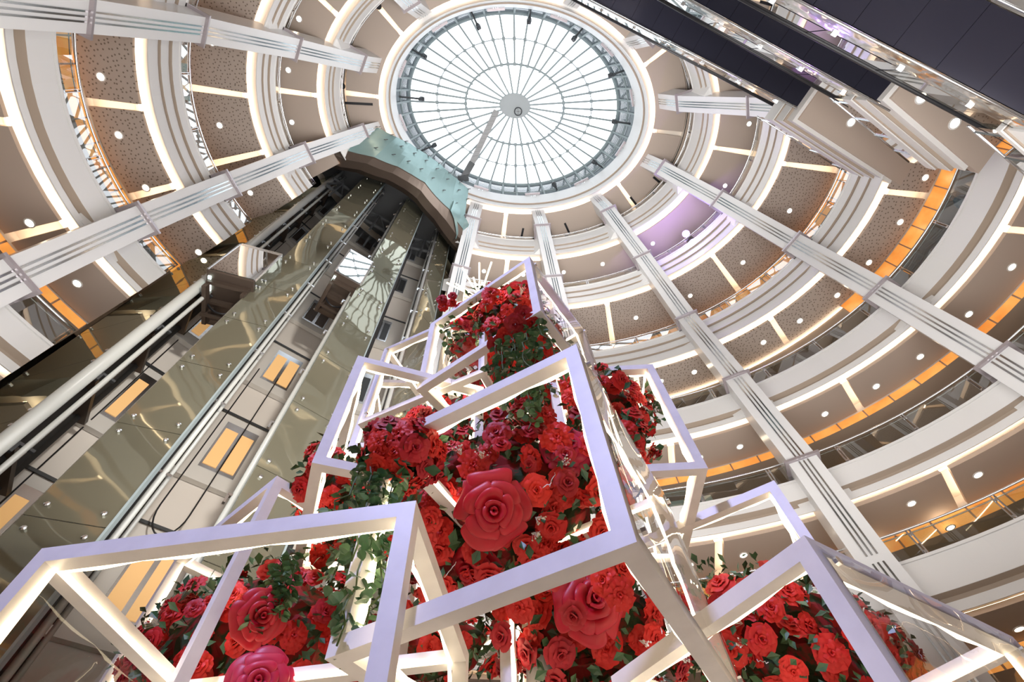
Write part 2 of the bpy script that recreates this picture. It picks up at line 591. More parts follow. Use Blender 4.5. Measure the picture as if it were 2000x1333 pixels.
# ------------------------------------------------------------------ balustrades
RAILTXT = {1: 'highest glass balustrade with steel handrail, just under the skylight ring', 2: 'second highest glass balustrade, the one with the purple spotlight',
           3: 'third highest glass balustrade reflecting the skylight', 4: 'glass balustrade below the perforated ceilings, with flat steel posts',
           5: 'second lowest glass balustrade, with a yellow banner behind it', 6: 'lowest glass balustrade, with a screen and a counter behind it'}
for k in range(1, 7):
    a0, a1 = arc(k)
    H = FH[k]
    root = thing('glass_balustrade', E(k, a1, -0.45, H), RAILTXT[k], 'balustrade', 'gallery balustrades')
    mb = MB()
    mb.tube([E(k, t, -0.62, H + 0.88) for t in span(a0, a1, 2.5)], 0.035, 6)
    mb.build('handrail', M_steel, root, True)
    mb = MB()
    mb.tube([E(k, t, -0.50, H + 0.80) for t in span(a0, a1, 2.5)], 0.018, 5)
    mb.build('inner_rail', M_steel, root, True)
    n = {1: 20, 2: 24, 3: 28, 4: 30, 5: 30, 6: 30}[k]
    for i in range(n + 1):
        t = a0 + (a1 - a0) * i / n
        t = min(max(t, a0 + 0.3), a1 - 0.3)
        mb = MB()
        d = math.degrees(0.06 / A[k])
        for s in (-d, d):
            p0, p1 = E(k, t + s, -0.56, H - 0.05), E(k, t + s, -0.60, H + 0.85)
            mb.bar(p0, p1, 0.016, 0.06)
        mb.box(E(k, t, -0.59, H + 0.12), 0.10, 0.05, 0.05)
        mb.box(E(k, t, -0.59, H + 0.70), 0.10, 0.05, 0.05)
        mb.build('post', M_steel, root)
        if i < n:
            t2 = a0 + (a1 - a0) * (i + 1) / n
            g = 0.25
            mb = MB()
            mb.quadstrip([[E(k, u, -0.58, H), E(k, u, -0.58, H + 0.80)] for u in (t + g, (t + t2) / 2, t2 - g)])
            mb.build('glass_panel', M_glass, root)

# ------------------------------------------------------------------ columns
COLS = [(18.2, 'white column rising to the right edge of the skylight from lower right'), (49.7, 'white column crossing the right galleries down to the red roses'),
        (77.2, 'white column behind the top of the rose tree, on its right'), (104.0, 'white column just right of the lift tower, behind the rose tree top'),
        (162.0, 'white column left of the lift tower, running to the left edge'), (196.8, 'white column running from the skylight to the upper left corner'),
        (228.5, 'short white column above left of the skylight'), (256, 'white column above the middle of the skylight'), (284, 'white column above the skylight, just right of its middle'),
        (311.5, 'white column above right of the skylight, cut off by the escalator'), (342.8, 'white column level with the skylight, running right to the top platform')]
INS = [0.3, 1.85, 1.62, 1.48, 1.50, 1.32, 1.2]
ZC = [3.25, 2.6, 1.95, 1.85, 1.65, 1.6, 1.7]
for th, lab in COLS:
    pts = []
    for k in range(7):
        p = E(k, th, -INS[k], ZC[k])
        if k == 0:
            p = E(0, th, -0.75, 3.4)
        pts.append(p)
    pts.append(Vector((pts[-1].x, pts[-1].y, 0)))
    root = thing('column', (pts[-1].x, pts[-1].y, 0), lab, 'column')
    t = math.radians(th)
    nx, ny = math.cos(t) / A[3], math.sin(t) / B[3]
    l = math.hypot(nx, ny)
    c, s = math.cos(PSI), math.sin(PSI)
    n = Vector((nx * c - ny * s, nx * s + ny * c, 0)) / l      # outward
    u = Vector((-n.y, n.x, 0))
    mb = MB()
    w, dep = 0.50, 1.15
    step = 0.10
    for i in range(7):
        q0, q1 = pts[i + 1], pts[i]                             # lower, upper
        jog = n * (-step) if 0 < i < 6 else Vector((0, 0, 0))
        lo = [q0 - u * w, q0 + u * w, q0 + u * w + n * dep, q0 - u * w + n * dep]
        hi = [q1 - u * w, q1 + u * w, q1 + u * w + n * dep, q1 - u * w + n * dep]
        mb.hexa(lo + hi)
    mb.build('shaft', M_col, root)
    for j in (-1, 0, 1):
        mb = MB()
        for i in range(7):
            q0, q1 = pts[i + 1], pts[i]
            d = q1 - q0
            a, b = q0 + d * 0.01 - n * 0.012 + u * 0.15 * j, q1 - d * 0.02 - n * 0.012 + u * 0.15 * j
            mb.bar(a, b, 0.055, 0.03, up=n)
        mb.build('metal_strip', M_strip, root)
    for i in range(6):
        mb = MB()
        q = pts[i]
        mb.box(q + n * (dep / 2 - 0.03), 2 * w + 0.26, dep + 0.2, 0.10, u, n)
        mb.build('collar', M_collar, root)
    for k in range(1, 7):
        # bracket block tying the column to the gallery front
        mb = MB()
        p = E(k, th, -0.5, 0)
        zz = HZ[k] + 1.5
        q = pts[k]
        lo = [Vector((v.x, v.y, zz + 0.15)) for v in (q - u * 0.44 + n * 0.9, q + u * 0.44 + n * 0.9, p + u * 0.9, p - u * 0.9)]
        hi = [Vector((v.x, v.y, zz + FH[k] - 0.1)) for v in lo]
        mb.hexa(lo + hi)
        mb.build('bracket', M_white, root)

# ------------------------------------------------------------------ skylight
ZS = 44.7
def SK(th, f, z=ZS):             # f: share of the glass radius
    t = math.radians(th)
    x, y = 8.74 * f * math.cos(t), 6.42 * f * math.sin(t)
    c, s = math.cos(PSI), math.sin(PSI)
    return Vector((CX + x * c - y * s, CY + x * s + y * c, z + 1.5))

sky = thing('skylight', SK(0, 1), 'large oval glass skylight with radiating ribs and a grey centre disc', 'skylight')
mb = MB()
mb.face([SK(t, 1.0, ZS + 0.12) for t in span(0, 360, 5)[:-1]])
mb.build('glass', M_sky, sky)
for i in range(48):
    mb = MB()
    th = i * 7.5 + 2
    f0 = 0.145 if i % 2 == 0 else 0.47
    mb.bar(SK(th, f0), SK(th, 1.0), 0.13, 0.16)
    mb.bar(SK(th, 1.0), SK(th, 1.085, 41.9), 0.14, 0.16)
    mb.box(SK(th, 1.095, 41.7), 0.35, 0.35, 0.3)
    for f in (0.47, 0.74):
        mb.box(SK(th, f), 0.24, 0.24, 0.2)
    mb.build('rib', M_grey, sky)
for f, rr in ((0.47, 0.07), (0.74, 0.035), (1.0, 0.14), (1.05, 0.08)):
    mb = MB()
    z = ZS if f <= 1 else 43.0
    mb.tube([SK(t, f, z) for t in span(0, 360, 4)], rr, 5, cap=False)
    mb.build('ring', M_grey, sky)
mb = MB()
mb.face([SK(t, 0.145, ZS - 0.12) for t in span(0, 360, 10)[:-1]][::-1])
mb.quadstrip([[SK(t, 0.145, ZS - 0.12), SK(t, 0.15, ZS + 0.1)] for t in span(0, 360, 10)])
hub = mb.build('hub_disc', M_hub, sky)
mb = MB()
pc = PZ(1012, 218, ZS - 0.3)
mb.tube([pc + Vector((0.30 * math.cos(t), 0.30 * math.sin(t), 0)) for t in [k * PI / 8 for k in range(17)]], 0.04, 5, cap=False)
mb.bar(pc - Vector((0.3, 0, 0)), pc + Vector((0.3, 0, 0)), 0.05)
mb.bar(pc - Vector((0, 0.3, 0)), pc + Vector((0, 0.3, 0)), 0.05)
mb.build('hook_wheel', M_dsteel, sky)
# louvred upstand between the top gallery and the glass: sixteen horizontal blades per bay
mb = MB()
for j in range(14):
    f = 1.012 + j * 0.0072
    z = 44.55 - j * 0.225
    mb.quadstrip([[SK(t, f, z), SK(t, f + 0.012, z - 0.06), SK(t, f + 0.010, z - 0.16)] for t in span(0, 360, 5)])
struct(mb.build('trim_louvre', M_louvre))
mb = MB()
mb.quadstrip([[SK(t, 1.0, 44.9), SK(t, 1.13, 41.3)] for t in span(0, 360, 5)])
struct(mb.build('wall_clerestory', pane('frosted_clerestory', (0.16, 0.19, 0.21), boost=0.3, body=(0.5, 0.55, 0.6), body_fac=0.3)))

# maintenance gantry hanging under the glass
g = thing('maintenance_gantry', PZ(972, 214, 44.2), 'grey ladder-like maintenance gantry slanting from the skylight disc to its lower left edge', 'gantry')
p0, p1 = PZ(970, 216, 44.3), PZ(922, 318, 43.6)
p2 = PZ(905, 348, 43.0)
mb = MB()
mb.bar(p0, p1, 0.50, 0.12)
d = (p1 - p0)
for i in range(12):
    q = p0 + d * (i + 0.5) / 12
    mb.box(q + Vector((0, 0, -0.15)), 0.56, 0.10, 0.08)
mb.build('walkway', mat('gantry_mesh', (0.42, 0.42, 0.42), 0.6), g)
mb = MB()
mb.bar(p1, p2, 0.55, 0.35)
mb.box(p2, 0.9, 0.5, 0.4)
mb.build('trolley', M_dsteel, g)

# truss spotlights around the rim
RIM = [(1002, 425 - 45), (1085, 368), (1155, 322), (930, 360), (870, 32 + 20), (770, 70 + 10), (832, 108), (822, 193), (1119, 72), (1195, 146), (1199, 237)]
for i, (px, py) in enumerate([(996, 392), (1084, 363), (1163, 318), (825, 108), (820, 193), (932, 48), (1034, 36), (1124, 72), (1196, 146), (1203, 238), (845, 285)]):
    p = PZ(px, py, 42.6)
    root = thing('truss_spotlight', p, '', 'spotlight', 'small dark truss spotlights around the skylight rim')
    root['label'] = 'small dark spotlight bracket on the rim around the skylight'
    out = (p - Vector((CX, CY, p.z))).normalized()
    mb = MB()
    mb.tube([p - out * 0.1, p + out * 1.6], 0.07, 6)
    mb.build('arm', M_dsteel, root)
    mb = MB()
    mb.tube([p - out * 0.35, p - out * 0.1 + Vector((0, 0, -0.05)), p + Vector((0, 0, -0.35))], [0.16, 0.2, 0.12], 8)
    mb.build('lamp_head', M_dsteel, root)

# linear diffusers and speakers in the top ceiling
for i, (a, b) in enumerate([((937, 455), (931, 468)), ((1022, 446), (1018, 466)), ((1072, 440), (1078, 470)), ((1103, 436), (1113, 458)), ((1231, 385), (1245, 403)), ((1276, 346), (1294, 361)), ((670, 201), (728, 204)), ((976 + 250, 380), (1240, 403))][:7]):
    pa, pb = PZ(*a, 37.98), PZ(*b, 37.98)
    mb = MB()
    mb.bar(pa, pb, 0.16, 0.05)
    tag(mb.build('air_slot', M_black), 'thin black linear air slot in the highest gallery ceiling', 'air vent', 'linear air slots in the highest ceiling')
for (px, py) in [(741, 13), (671, 168), (1003, 468), (1123, 455), (1249, 401), (1349, 250)]:
    p = PZ(px, py, 37.85)
    root = thing('ceiling_speaker', p, 'small black cylinder speaker under the highest gallery ceiling', 'speaker', 'black speakers under the highest ceiling')
    mb = MB()
    mb.tube([p + Vector((0, 0, 0.14)), p + Vector((0, 0, -0.22))], [0.10, 0.19], 10)
    mb.build('body', M_black, root)

# ------------------------------------------------------------------ downlights
DL = {1: [(584, 37), (563, 137), (570, 239), (945, 530), (1022, 537), (1101, 532), (1177, 516), (1275, 476), (1463, 242), (1416, 363)],
      2: [(414, 83), (429, 245), (489, 377), (1542, 412), (1451, 513), (1348, 578), (1242, 621)],
      3: [(197, 150), (232, 264), (285, 367), (388, 493), (1807, 347), (1758, 434), (1697, 513), (1635, 577), (1562, 627), (1491, 669), (1427, 699), (1356, 727), (1291, 745), (1220, 760)],
      4: [(58, 436), (151, 554), (1976, 522), (1892, 614), (1797, 697), (1711, 755), (1611, 809), (1533, 841), (1445, 873), (1367, 894), (1290, 915), (1210, 925)],
      5: [(1910, 928), (1780, 984), (1673, 1024), (1557, 1059), (1452, 1085), (1347, 1104), (1856, 1031), (1714, 1081)],
      6: [(1990, 1229), (1843, 1266), (1922, 1325)]}
dlm = MB()
dlm.quadstrip([[Vector((math.cos(t) * r, math.sin(t) * r, z)) for r, z in ((0.165, 0.0), (0.165, -0.02), (0.125, -0.02), (0.115, 0.0))] for t in [2 * PI * i / 20 for i in range(21)]])
dl_ring = dlm.build('downlight', M_white)
dlm = MB()
dlm.disc((0, 0, -0.008), 0.12, (0, 0, -1), 20)
dl_lens = dlm.build('lens', M_lens)
first = True
DTX = {1: 'round recessed downlight in the smooth ceiling of the second highest gallery', 2: 'round recessed downlight in the perforated ceiling of the third highest gallery',
       3: 'round recessed downlight in the perforated ceiling of the fourth highest gallery', 4: 'round recessed downlight in the brown ceiling of the third lowest gallery',
       5: 'round recessed downlight in the tan ceiling of the second lowest gallery', 6: 'round recessed downlight in the tan ceiling of the lowest gallery'}
def downlight(p, label, group, sc=1.0):
    global first
    if first:
        r, l = dl_ring, dl_lens
        l.parent = r
        first = False
    else:
        r, l = dl_ring.copy(), dl_lens.copy()
        COL.objects.link(r)
        COL.objects.link(l)
        l.parent = r
    r.location = p
    r.scale = (sc, sc, sc)
    tag(r, label, 'downlight', group)
for k, L in DL.items():
    for i, (px, py) in enumerate(L):
        low = k == 5 and i >= 6
        p = PZ(px, py, HZ[k] - (0.5 if low else 0) - 0.004)
        downlight(p, DTX[k], 'downlights, ' + ORDN[k] + ' gallery', 1.05)
        if low or False:
            pass

# purple stage spotlight on the rail of the third gallery
p = PZ(1354, 477, HZ[2] + 2.75)
p = E(2, math.degrees(math.atan2((-(p.x - CX) * math.sin(PSI) + (p.y - CY) * math.cos(PSI)) / B[2], ((p.x - CX) * math.cos(PSI) + (p.y - CY) * math.sin(PSI)) / A[2])), -0.95, 2.75)
root = thing('stage_spotlight', p, 'glaring purple stage spotlight on the curved balustrade right of the skylight', 'spotlight')
mb = MB()
n = (EYE - p).normalized()
mb.tube([p - n * 0.45, p - n * 0.1, p], [0.16, 0.24, 0.25], 14)
mb.build('housing', M_black, root)
mb = MB()
mb.disc(p + n * 0.012, 0.22, n, 18)
mb.build('lens', M_purple, root)
lamp('purple_spill', 'POINT', p + n * 0.6 + Vector((0, 0, 0.3)), 500, (0.40, 0.25, 1.0), shadow_soft_size=0.2)
# flood lamp on the lowest fascia
p = PZ(1968, 1056, HZ[6] + 1.9)
root = thing('rail_floodlight', p, 'round black floodlight clamped to the lowest balustrade at the right edge', 'floodlight')
n = (Vector((CX, CY, p.z)) - p).normalized()
mb = MB()
mb.tube([p - n * 0.15, p + n * 0.02, p + n * 0.05], [0.10, 0.17, 0.14], 14)
mb.build('housing', M_black, root)
mb = MB()
mb.bar(p, p - Vector((0, 0, 0.35)), 0.04)
mb.build('bracket', M_dsteel, root)

# ------------------------------------------------------------------ lift tower
ZT = 36.5
def wallseg(mb, p, q, z0, z1):
    mb.face([PR(*p, z0), PR(*q, z0), PR(*q, z1), PR(*p, z1)])

mb = MB()
path = [(153.3, 26.0), (153.0, 16.8), (153.0, 18.5), (140, 18.5), (128, 18.5), (116, 18.5), (105, 18.5), (104.6, 15.6), (103.0, 27.0)]
for i in range(len(path) - 1):
    wallseg(mb, path[i], path[i + 1], -1.5, 37.9)
struct(mb.build('wall_tower', M_wall))

tower = thing('lift_tower', PR(130, 14, -1.5), 'tall olive glass lift tower with three open shafts, left of the rose tree', 'lift tower')
SEAM = 2.72
def glass_strip(p, q, z0, z1, thick=0.12):
    """vertical run of glass plates with paired round fixings; p, q are plan points"""
    P, Q = Vector(p), Vector(q)
    u = (Q - P).normalized()
    n = Vector((u.y, -u.x, 0))
    if n.dot(Vector((-P.x, -P.y, 0))) < 0:
        n = -n
    z = z0
    while z < z1 - 0.05:
        zb = min(z + SEAM, z1)
        mb = MB()
        a, b = P + u * 0.012, Q - u * 0.012
        mb.hexa([Vector((v.x, v.y, z + 1.5 + 0.012)) for v in (a, b, b - n * 0.03, a - n * 0.03)] + [Vector((v.x, v.y, zb + 1.5 - 0.012)) for v in (a, b, b - n * 0.03, a - n * 0.03)])
        mb.cur = 1
        for v, s in ((a, 1), (b, -1)):
            for zz in (z + 0.28, zb - 0.28):
                if zb - z > 1:
                    c = Vector((v.x, v.y, zz + 1.5)) + u * s * 0.22
                    mb.tube([c, c + n * 0.05, c + n * 0.07], [0.055, 0.055, 0.03], 8)
        mb.build('glass_panel', [M_olive, M_steel], tower)
        z = zb
    # pale edge fin
    mb = MB()
    e = Q - n * 0.06
    mb.bar(Vector((e.x, e.y, z0 + 1.5)), Vector((e.x, e.y, z1 + 1.5)), 0.05, 0.16, up=n)
    mb.build('edge_fin', M_grey, tower)

def V2(az, r):
    return Vector((r * math.cos(math.radians(az)), r * math.sin(math.radians(az)), 0))

S2 = (V2(144.4, 11.8), V2(137.9, 11.1))
S3 = (V2(128.4, 11.0), V2(120.8, 11.3))
S4 = (V2(113.2, 12.2), V2(108.7, 13.1))
SL = (V2(154.0, 16.2), V2(150.4, 13.15))
glass_strip(*S2, -1.5, ZT)
glass_strip(*S3, -1.5, ZT)
glass_strip(*S4, -1.5, ZT)
glass_strip(*SL, -1.5, ZT)
mb = MB()
p, q = V2(108.7, 13.15), V2(105.5, 15.8)
mb.face([Vector((p.x, p.y, 0)), Vector((q.x, q.y, 0)), Vector((q.x, q.y, ZT + 1.5)), Vector((p.x, p.y, ZT + 1.5))])
mb.build('side_glass', M_olive, tower)

def vtube(az, r, rad, name, m, n=10, z0=-1.5, z1=ZT):
    mb = MB()
    mb.tube([PR(az, r, z0), PR(az, r, z1)], rad, n)
    return mb.build(name, m, tower, True)

M_tube = mat('tower_tube', (0.50, 0.51, 0.48), 0.28, spec=0.7)
vtube(150.05, 12.9, 0.18, 'corner_tube', M_tube, 16)
vtube(148.4, 12.9, 0.07, 'guide_rail', M_tube)
for az, r, rad in ((136.9, 11.55, 0.07), (136.2, 11.9, 0.05), (128.75, 11.35, 0.085), (113.9, 11.95, 0.085), (114.8, 12.4, 0.05)):
    vtube(az, r, rad, 'guide_rail', M_tube)
# dark guide steelwork of the left shaft
for az, r in ((149.3, 14.3), (148.9, 15.0), (147.6, 15.4)):
    mb = MB()
    mb.bar(PR(az, r, -1.5), PR(az, r, ZT), 0.16, 0.22)
    mb.build('guide_post', M_dsteel, tower)
for az, r in ((137.3, 13.2), (128.2, 13.2), (120.4, 13.2), (114.2, 13.6)):
    mb = MB()
    mb.bar(PR(az, r, -1.5), PR(az, r, ZT), 0.10, 0.16)
    mb.build('guide_post', M_dsteel, tower)
z = 0.4
while z < ZT:
    for az, r in ((136.9, 11.55), (128.75, 11.35), (113.9, 11.95), (148.4, 12.95)):
        mb = MB()
        c = PR(az, r, z)
        u = Vector((-math.sin(math.radians(az)), math.cos(math.radians(az)), 0))
        mb.box(c, 0.36, 0.10, 0.07, u, Vector((u.y, -u.x, 0)))
        mb.box(c + u * 0.16 + Vector((0, 0, -0.13)), 0.06, 0.10, 0.24, u, Vector((u.y, -u.x, 0)))
        mb.box(c + Vector((math.cos(math.radians(az)), math.sin(math.radians(az)), 0)) * 0.5, 0.07, 0.9, 0.07, u, Vector((u.y, -u.x, 0)))
        mb.build('rail_bracket', M_steel if az != 148.4 else M_dsteel, tower)
    mb = MB()
    mb.bar(PR(149.6, 13.9, z + 0.5), PR(147.0, 15.6, z + 0.5), 0.35, 0.16)
    mb.build('tie_plate', M_bronze, tower)
    z += 1.36 * 2

# shaft back walls with landing doors
FL = [35.95, 30.1, 23.65, 18.05, 12.75, 7.5, -1.5]
SHAFTS = [(147.4, 138.2, 146.2, 142.9, 16.2), (137.6, 128.0, 134.4, 130.0, 16.2), (121.2, 113.6, 121.3, 117.9, 15.3)]
doorno = 0
for si, (a0, a1, d0, d1, r) in enumerate(SHAFTS):
    P, Q = V2(a0, r), V2(a1, r)
    u = (Q - P).normalized()
    n = Vector((u.y, -u.x, 0))
    if n.dot(P) > 0:
        n = -n
    L = (Q - P).length
    mb = MB()
    mb.box((P + Q) / 2 - n * 0.05 + Vector((0, 0, (ZT) / 2 + 0.75)), L, 0.1, ZT + 1.5, u, n)
    mb.build('shaft_wall', M_shaft, tower)
    # side linings of the shaft
    for X0, X1 in ((a0, [150.6, 137.9, 120.8][si]), (a1, [144.4, 128.4, 113.2][si])):
        mb = MB()
        p0, p1 = V2(X0, r), (V2(148.9, 14.9) if (si == 0 and X0 == a0) else V2(X1, 12.1))
        mb.face([Vector((p0.x, p0.y, 0)), Vector((p1.x, p1.y, 0)), Vector((p1.x, p1.y, ZT + 1.5)), Vector((p0.x, p0.y, ZT + 1.5))])
        mb.build('shaft_lining', M_shaft, tower)
    for zf in FL[:6]:
        # proud door panel with sill
        c = (P + Q) / 2 + n * 0.06
        mb = MB()
        mb.box(c + Vector((0, 0, zf + 1.5 + 1.05)), L, 0.12, 3.1, u, n)
        mb.build('door_panel', M_sill, tower)
        mb = MB()
        mb.box(c + n * 0.10 + Vector((0, 0, zf + 1.5 - 0.62)), L, 0.24, 0.22, u, n)
        mb.build('sill', M_sill, tower)
        mb = MB()
        mb.box(c + n * 0.09 + Vector((0, 0, zf + 1.5 + 2.68)), L, 0.05, 0.10, u, n)  # dark strip put in as the shadow line over the panel
        mb.build('shadow_line', M_dsteel, tower)
        # door
        f0 = (V2(d0, r) - P).dot(u)
        f1 = (V2(d1, r) - P).dot(u)
        dc = P + u * (f0 + f1) / 2 + n * 0.12
        w = abs(f1 - f0)
        mb = MB()
        mb.box(dc + Vector((0, 0, zf + 1.5 + 1.1)), w, 0.06, 2.3, u, n)
        dr = mb.build('landing_door', M_steel, tower)
        for s in (-1, 1):
            mb = MB()
            mb.box(dc + n * 0.04 + u * s * (w * 0.25) + Vector((0, 0, zf + 1.5 + 1.0)), w * 0.38, 0.03, 1.8, u, n)
            o = mb.build('glazed_leaf', (M_amber if zf < 20 else M_bronze) if si < 2 else M_dsteel, None)
            me = o.data
            me.transform(Matrix.Translation(-Vector(tower.location)))
            o.parent = dr
    # black bars put in as the shaded joint lines between wall boards
    for f in (0.12, 0.88):
        mb = MB()
        c = P + u * L * f + n * 0.13
        mb.bar(Vector((c.x, c.y, 0)), Vector((c.x, c.y, ZT + 1.5)), 0.03, 0.03)
        mb.build('cable_and_shadow_line', M_black, tower)
# travelling cable loop in the middle shaft
mb = MB()
pts = [PZ(*p, z) for p, z in (((478, 930), 12.0), ((470, 960), 11.3), ((440, 1000), 10.6), ((410, 1022), 10.2), ((385, 1020), 10.2), ((384, 1004), 10.5), ((400, 985), 11.0), ((470, 900), 12.4))]
pts = []
for i in range(13):
    t = PI * i / 12
    pts.append(PR(133.6 + 1.6 * math.cos(t), 15.6, 10.6 - 0.9 * math.sin(t)))
pts = [PR(135.2, 15.6, 18)] + pts + [PR(132.0, 15.6, 18)]
mb.tube(pts, 0.025, 5)
mb.build('travelling_cable', M_black, tower, True)

# lift cars
def lift_car(azl, rl, azr, rr, zb, depth, label, h=2.7):
    P, Q = V2(azl, rl), V2(azr, rr)
    u = (Q - P).normalized()
    n = Vector((u.y, -u.x, 0))
    if n.dot(P) > 0:
        n = -n                      # n points to the camera side
    c = (P + Q) / 2
    root = thing('lift_car', Vector((c.x, c.y, zb + 1.5)), label, 'lift')
    w = (Q - P).length
    c = c - n * depth / 2
    Z = Vector((0, 0, zb + 1.5))
    mb = MB()
    mb.box(c + Z, w, depth, 0.16, u, n)
    mb.build('car_floor', M_bronze, root)
    mb = MB()
    mb.box(c + Z + Vector((0, 0, h)), w, depth, 0.3, u, n)
    mb.build('car_roof', M_steel, root)
    for s, d in ((-1, 0), (1, 0), (0, 1)):
        mb = MB()
        if d:
            mb.box(c + n * depth / 2 + Z + Vector((0, 0, h / 2)), w, 0.02, h - 0.2, u, n)
        else:
            mb.box(c + u * s * w / 2 + Z + Vector((0, 0, h / 2)), 0.02, depth, h - 0.2, u, n)
        mb.build('car_glass', M_teaclear, root)
    for s in (-1, 1):
        for d in (-1, 1):
            mb = MB()
            mb.bar(c + u * s * w / 2 + n * d * depth / 2 + Z, c + u * s * w / 2 + n * d * depth / 2 + Z + Vector((0, 0, h)), 0.07)
            mb.build('car_post', M_steel, root)
    mb = MB()
    mb.box(c - n * depth * 0.48 + Z + Vector((0, 0, h / 2)), w, 0.08, h, u, n)
    mb.build('car_back', M_cream, root)
    mb = MB()
    for d in (-0.35, 0.0, 0.35):
        mb.box(c + n * depth * d + Z + Vector((0, 0, -0.22)), w * 0.9, 0.12, 0.24, u, n)
    for s in (-0.4, 0.4):
        mb.box(c + u * w * s + Z + Vector((0, 0, -0.5)), 0.14, depth * 0.7, 0.3, u, n)
    mb.box(c - n * depth * 0.1 + Z + Vector((0, 0, -0.85)), w * 0.8, 0.1, 0.12, u, n)
    mb.box(c - n * depth * 0.1 + u * w * 0.3 + Z + Vector((0, 0, -0.6)), 0.08, 0.08, 0.6, u, n)
    mb.box(c - n * depth * 0.1 - u * w * 0.3 + Z + Vector((0, 0, -0.6)), 0.08, 0.08, 0.6, u, n)
    mb.build('sling_beam', M_bronze, root)
    mb = MB()
    q0 = c - u * w * 0.4 + Z + Vector((0, 0, -0.4))
    q1 = c + u * w * 0.4 + Z + Vector((0, 0, -0.4))
    mb.tube([q0.lerp(q1, i / 10) - Vector((0, 0, 0.5 * math.sin(PI * i / 10))) for i in range(11)], 0.04, 6)
    mb.build('cable_and_shadow_line', M_black, root, True)
    mb = MB()
    mb.box(c - u * w * 0.42 + n * depth * 0.3 + Z + Vector((0, 0, -0.14)), 0.10, 0.6, 0.06, u, n)
    mb.build('tube_lamp', emission('car_lamp', (0.8, 1.0, 0.95), 4.0), root)

lift_car(151.2, 12.3, 144.9, 11.35, 16.9, 2.3, 'glass lift car hanging in the left shaft with dark underside')
lift_car(134.4, 10.9, 127.9, 10.85, 20.6, 2.3, 'glass lift car hanging in the middle shaft with brown underside')

# canopy on top of the tower
ZK = 33.6
can = thing('tower_canopy', PR(130, 10, ZT), 'curved teal glass canopy capping the lift tower below the skylight', 'canopy')
def interp(tab, az):
    for i in range(len(tab) - 1):
        (a0, v0), (a1, v1) = tab[i], tab[i + 1]
        if (a0 - az) * (a1 - az) <= 0:
            return v0 + (v1 - v0) * (az - a0) / (a1 - a0)
    return tab[-1][1]
UP = [(158, 0.252), (154.6, 0.239), (147, 0.222), (140.8, 0.211), (131, 0.206), (122.3, 0.208), (112, 0.222), (104.3, 0.238)]
MID = [(158, 0.335), (152, 0.305), (147.6, 0.283), (137.7, 0.260), (131, 0.2555), (125, 0.255), (111.1, 0.287), (106.7, 0.312), (104, 0.325)]
LOW = [(158, 0.375), (152, 0.351), (147.6, 0.322), (137.5, 0.293), (131, 0.288), (125.8, 0.290), (115.8, 0.317), (107.6, 0.358), (104, 0.375)]
azs = [158 - 2.2 * i for i in range(25)]
azs = [a for a in azs if a > 105] + [105]
n = 11
for i in range(0, len(azs) - 1, 2):
    seg = azs[i:i + 3]
    mb = MB()
    rows = []
    for a in seg:
        t1, t0 = interp(MID, a), interp(UP, a)
        row = []
        for j in range(8):
            s = j / 7
            z = ZK + 3.9 * s
            t = t1 + (t0 - t1) * s
            bulge = 0.35 * math.sin(PI * s)
            row.append(PR(a, t * z - bulge * 0.4, z))
        rows.append(row)
    mb.quadstrip(rows)
    o = mb.build('glass_facet', M_teal, can)
mb = MB()
mb.quadstrip([[PR(a, interp(MID, a) * ZK, ZK), PR(a, interp(MID, a) * ZK + 0.05, ZK - 0.05), PR(a, (interp(MID, a) * 0.55 + interp(LOW, a) * 0.45) * ZK, ZK - 0.25), PR(a, interp(LOW, a) * (ZK - 0.1), ZK - 0.1), PR(a, interp(LOW, a) * (ZK + 0.5) + 0.3, ZK + 0.5)] for a in azs])
mb.build('soffit', M_bronze, can)
mb = MB()
mb.quadstrip([[PR(a, interp(LOW, a) * (ZK + 0.4), ZK + 0.45), PR(a, interp(LOW, a) * (ZK + 0.4) + 0.15, ZK + 3.5), PR(a, 18.4, ZK + 3.6)] for a in azs])
mb.build('roof_deck', M_dsteel, can)
# right end lobe
mb = MB()
END = [((110.5, 0.264), (111, 0.288)), ((107, 0.283), (109, 0.303)), ((104, 0.300), (107.8, 0.320)), ((102.6, 0.312), (107.0, 0.336)), ((103.5, 0.332), (107.2, 0.345)), ((107.3, 0.342), (108.0, 0.350))]
mb.quadstrip([[PR(b[0] + (a[0] - b[0]) * s, (b[1] + (a[1] - b[1]) * s) * (ZK - 0.4 + 1.6 * s), ZK - 0.4 + 1.6 * s) for s in (0, 0.25, 0.5, 0.75, 1)] for a, b in END])
mb.build('end_lobe', M_teal, can, True)
# glass clips on a grid
for i in range(1, len(azs), 3):
    for s in (0.3, 0.7, 0.98):
        a = azs[i]
        z = ZK + 3.9 * s
        t = interp(MID, a) + (interp(UP, a) - interp(MID, a)) * s
        c = PR(a, t * z - 0.35 * math.sin(PI * s) * 0.4 - 0.06, z)
        mb = MB()
        mb.box(c, 0.30, 0.04, 0.04)
        mb.box(c, 0.04, 0.04, 0.30)
        mb.build('spider_clip', M_dsteel, can)
# steel trusses in the shaft heads
for a0, a1 in ((150, 144.8), (137.6, 128.8), (120.6, 113.4)):
    for z in (ZK - 1.6, ZK + 0.3):
        mb = MB()
        mb.bar(PR(a0, 12.6, z), PR(a1, 12.4, z), 0.16)
        mb.build('truss_beam', M_dsteel, can)
    mb = MB()
    m = (a0 + a1) / 2
    mb.bar(PR(a0, 12.5, ZK - 1.6), PR(m, 12.4, ZK + 0.3), 0.10)
    mb.bar(PR(m, 12.4, ZK + 0.3), PR(a1, 12.5, ZK - 1.6), 0.10)
    mb.bar(PR(m, 12.4, ZK - 3.0), PR(m, 12.4, ZK + 0.3), 0.10)
    mb.build('truss_brace', M_dsteel, can)

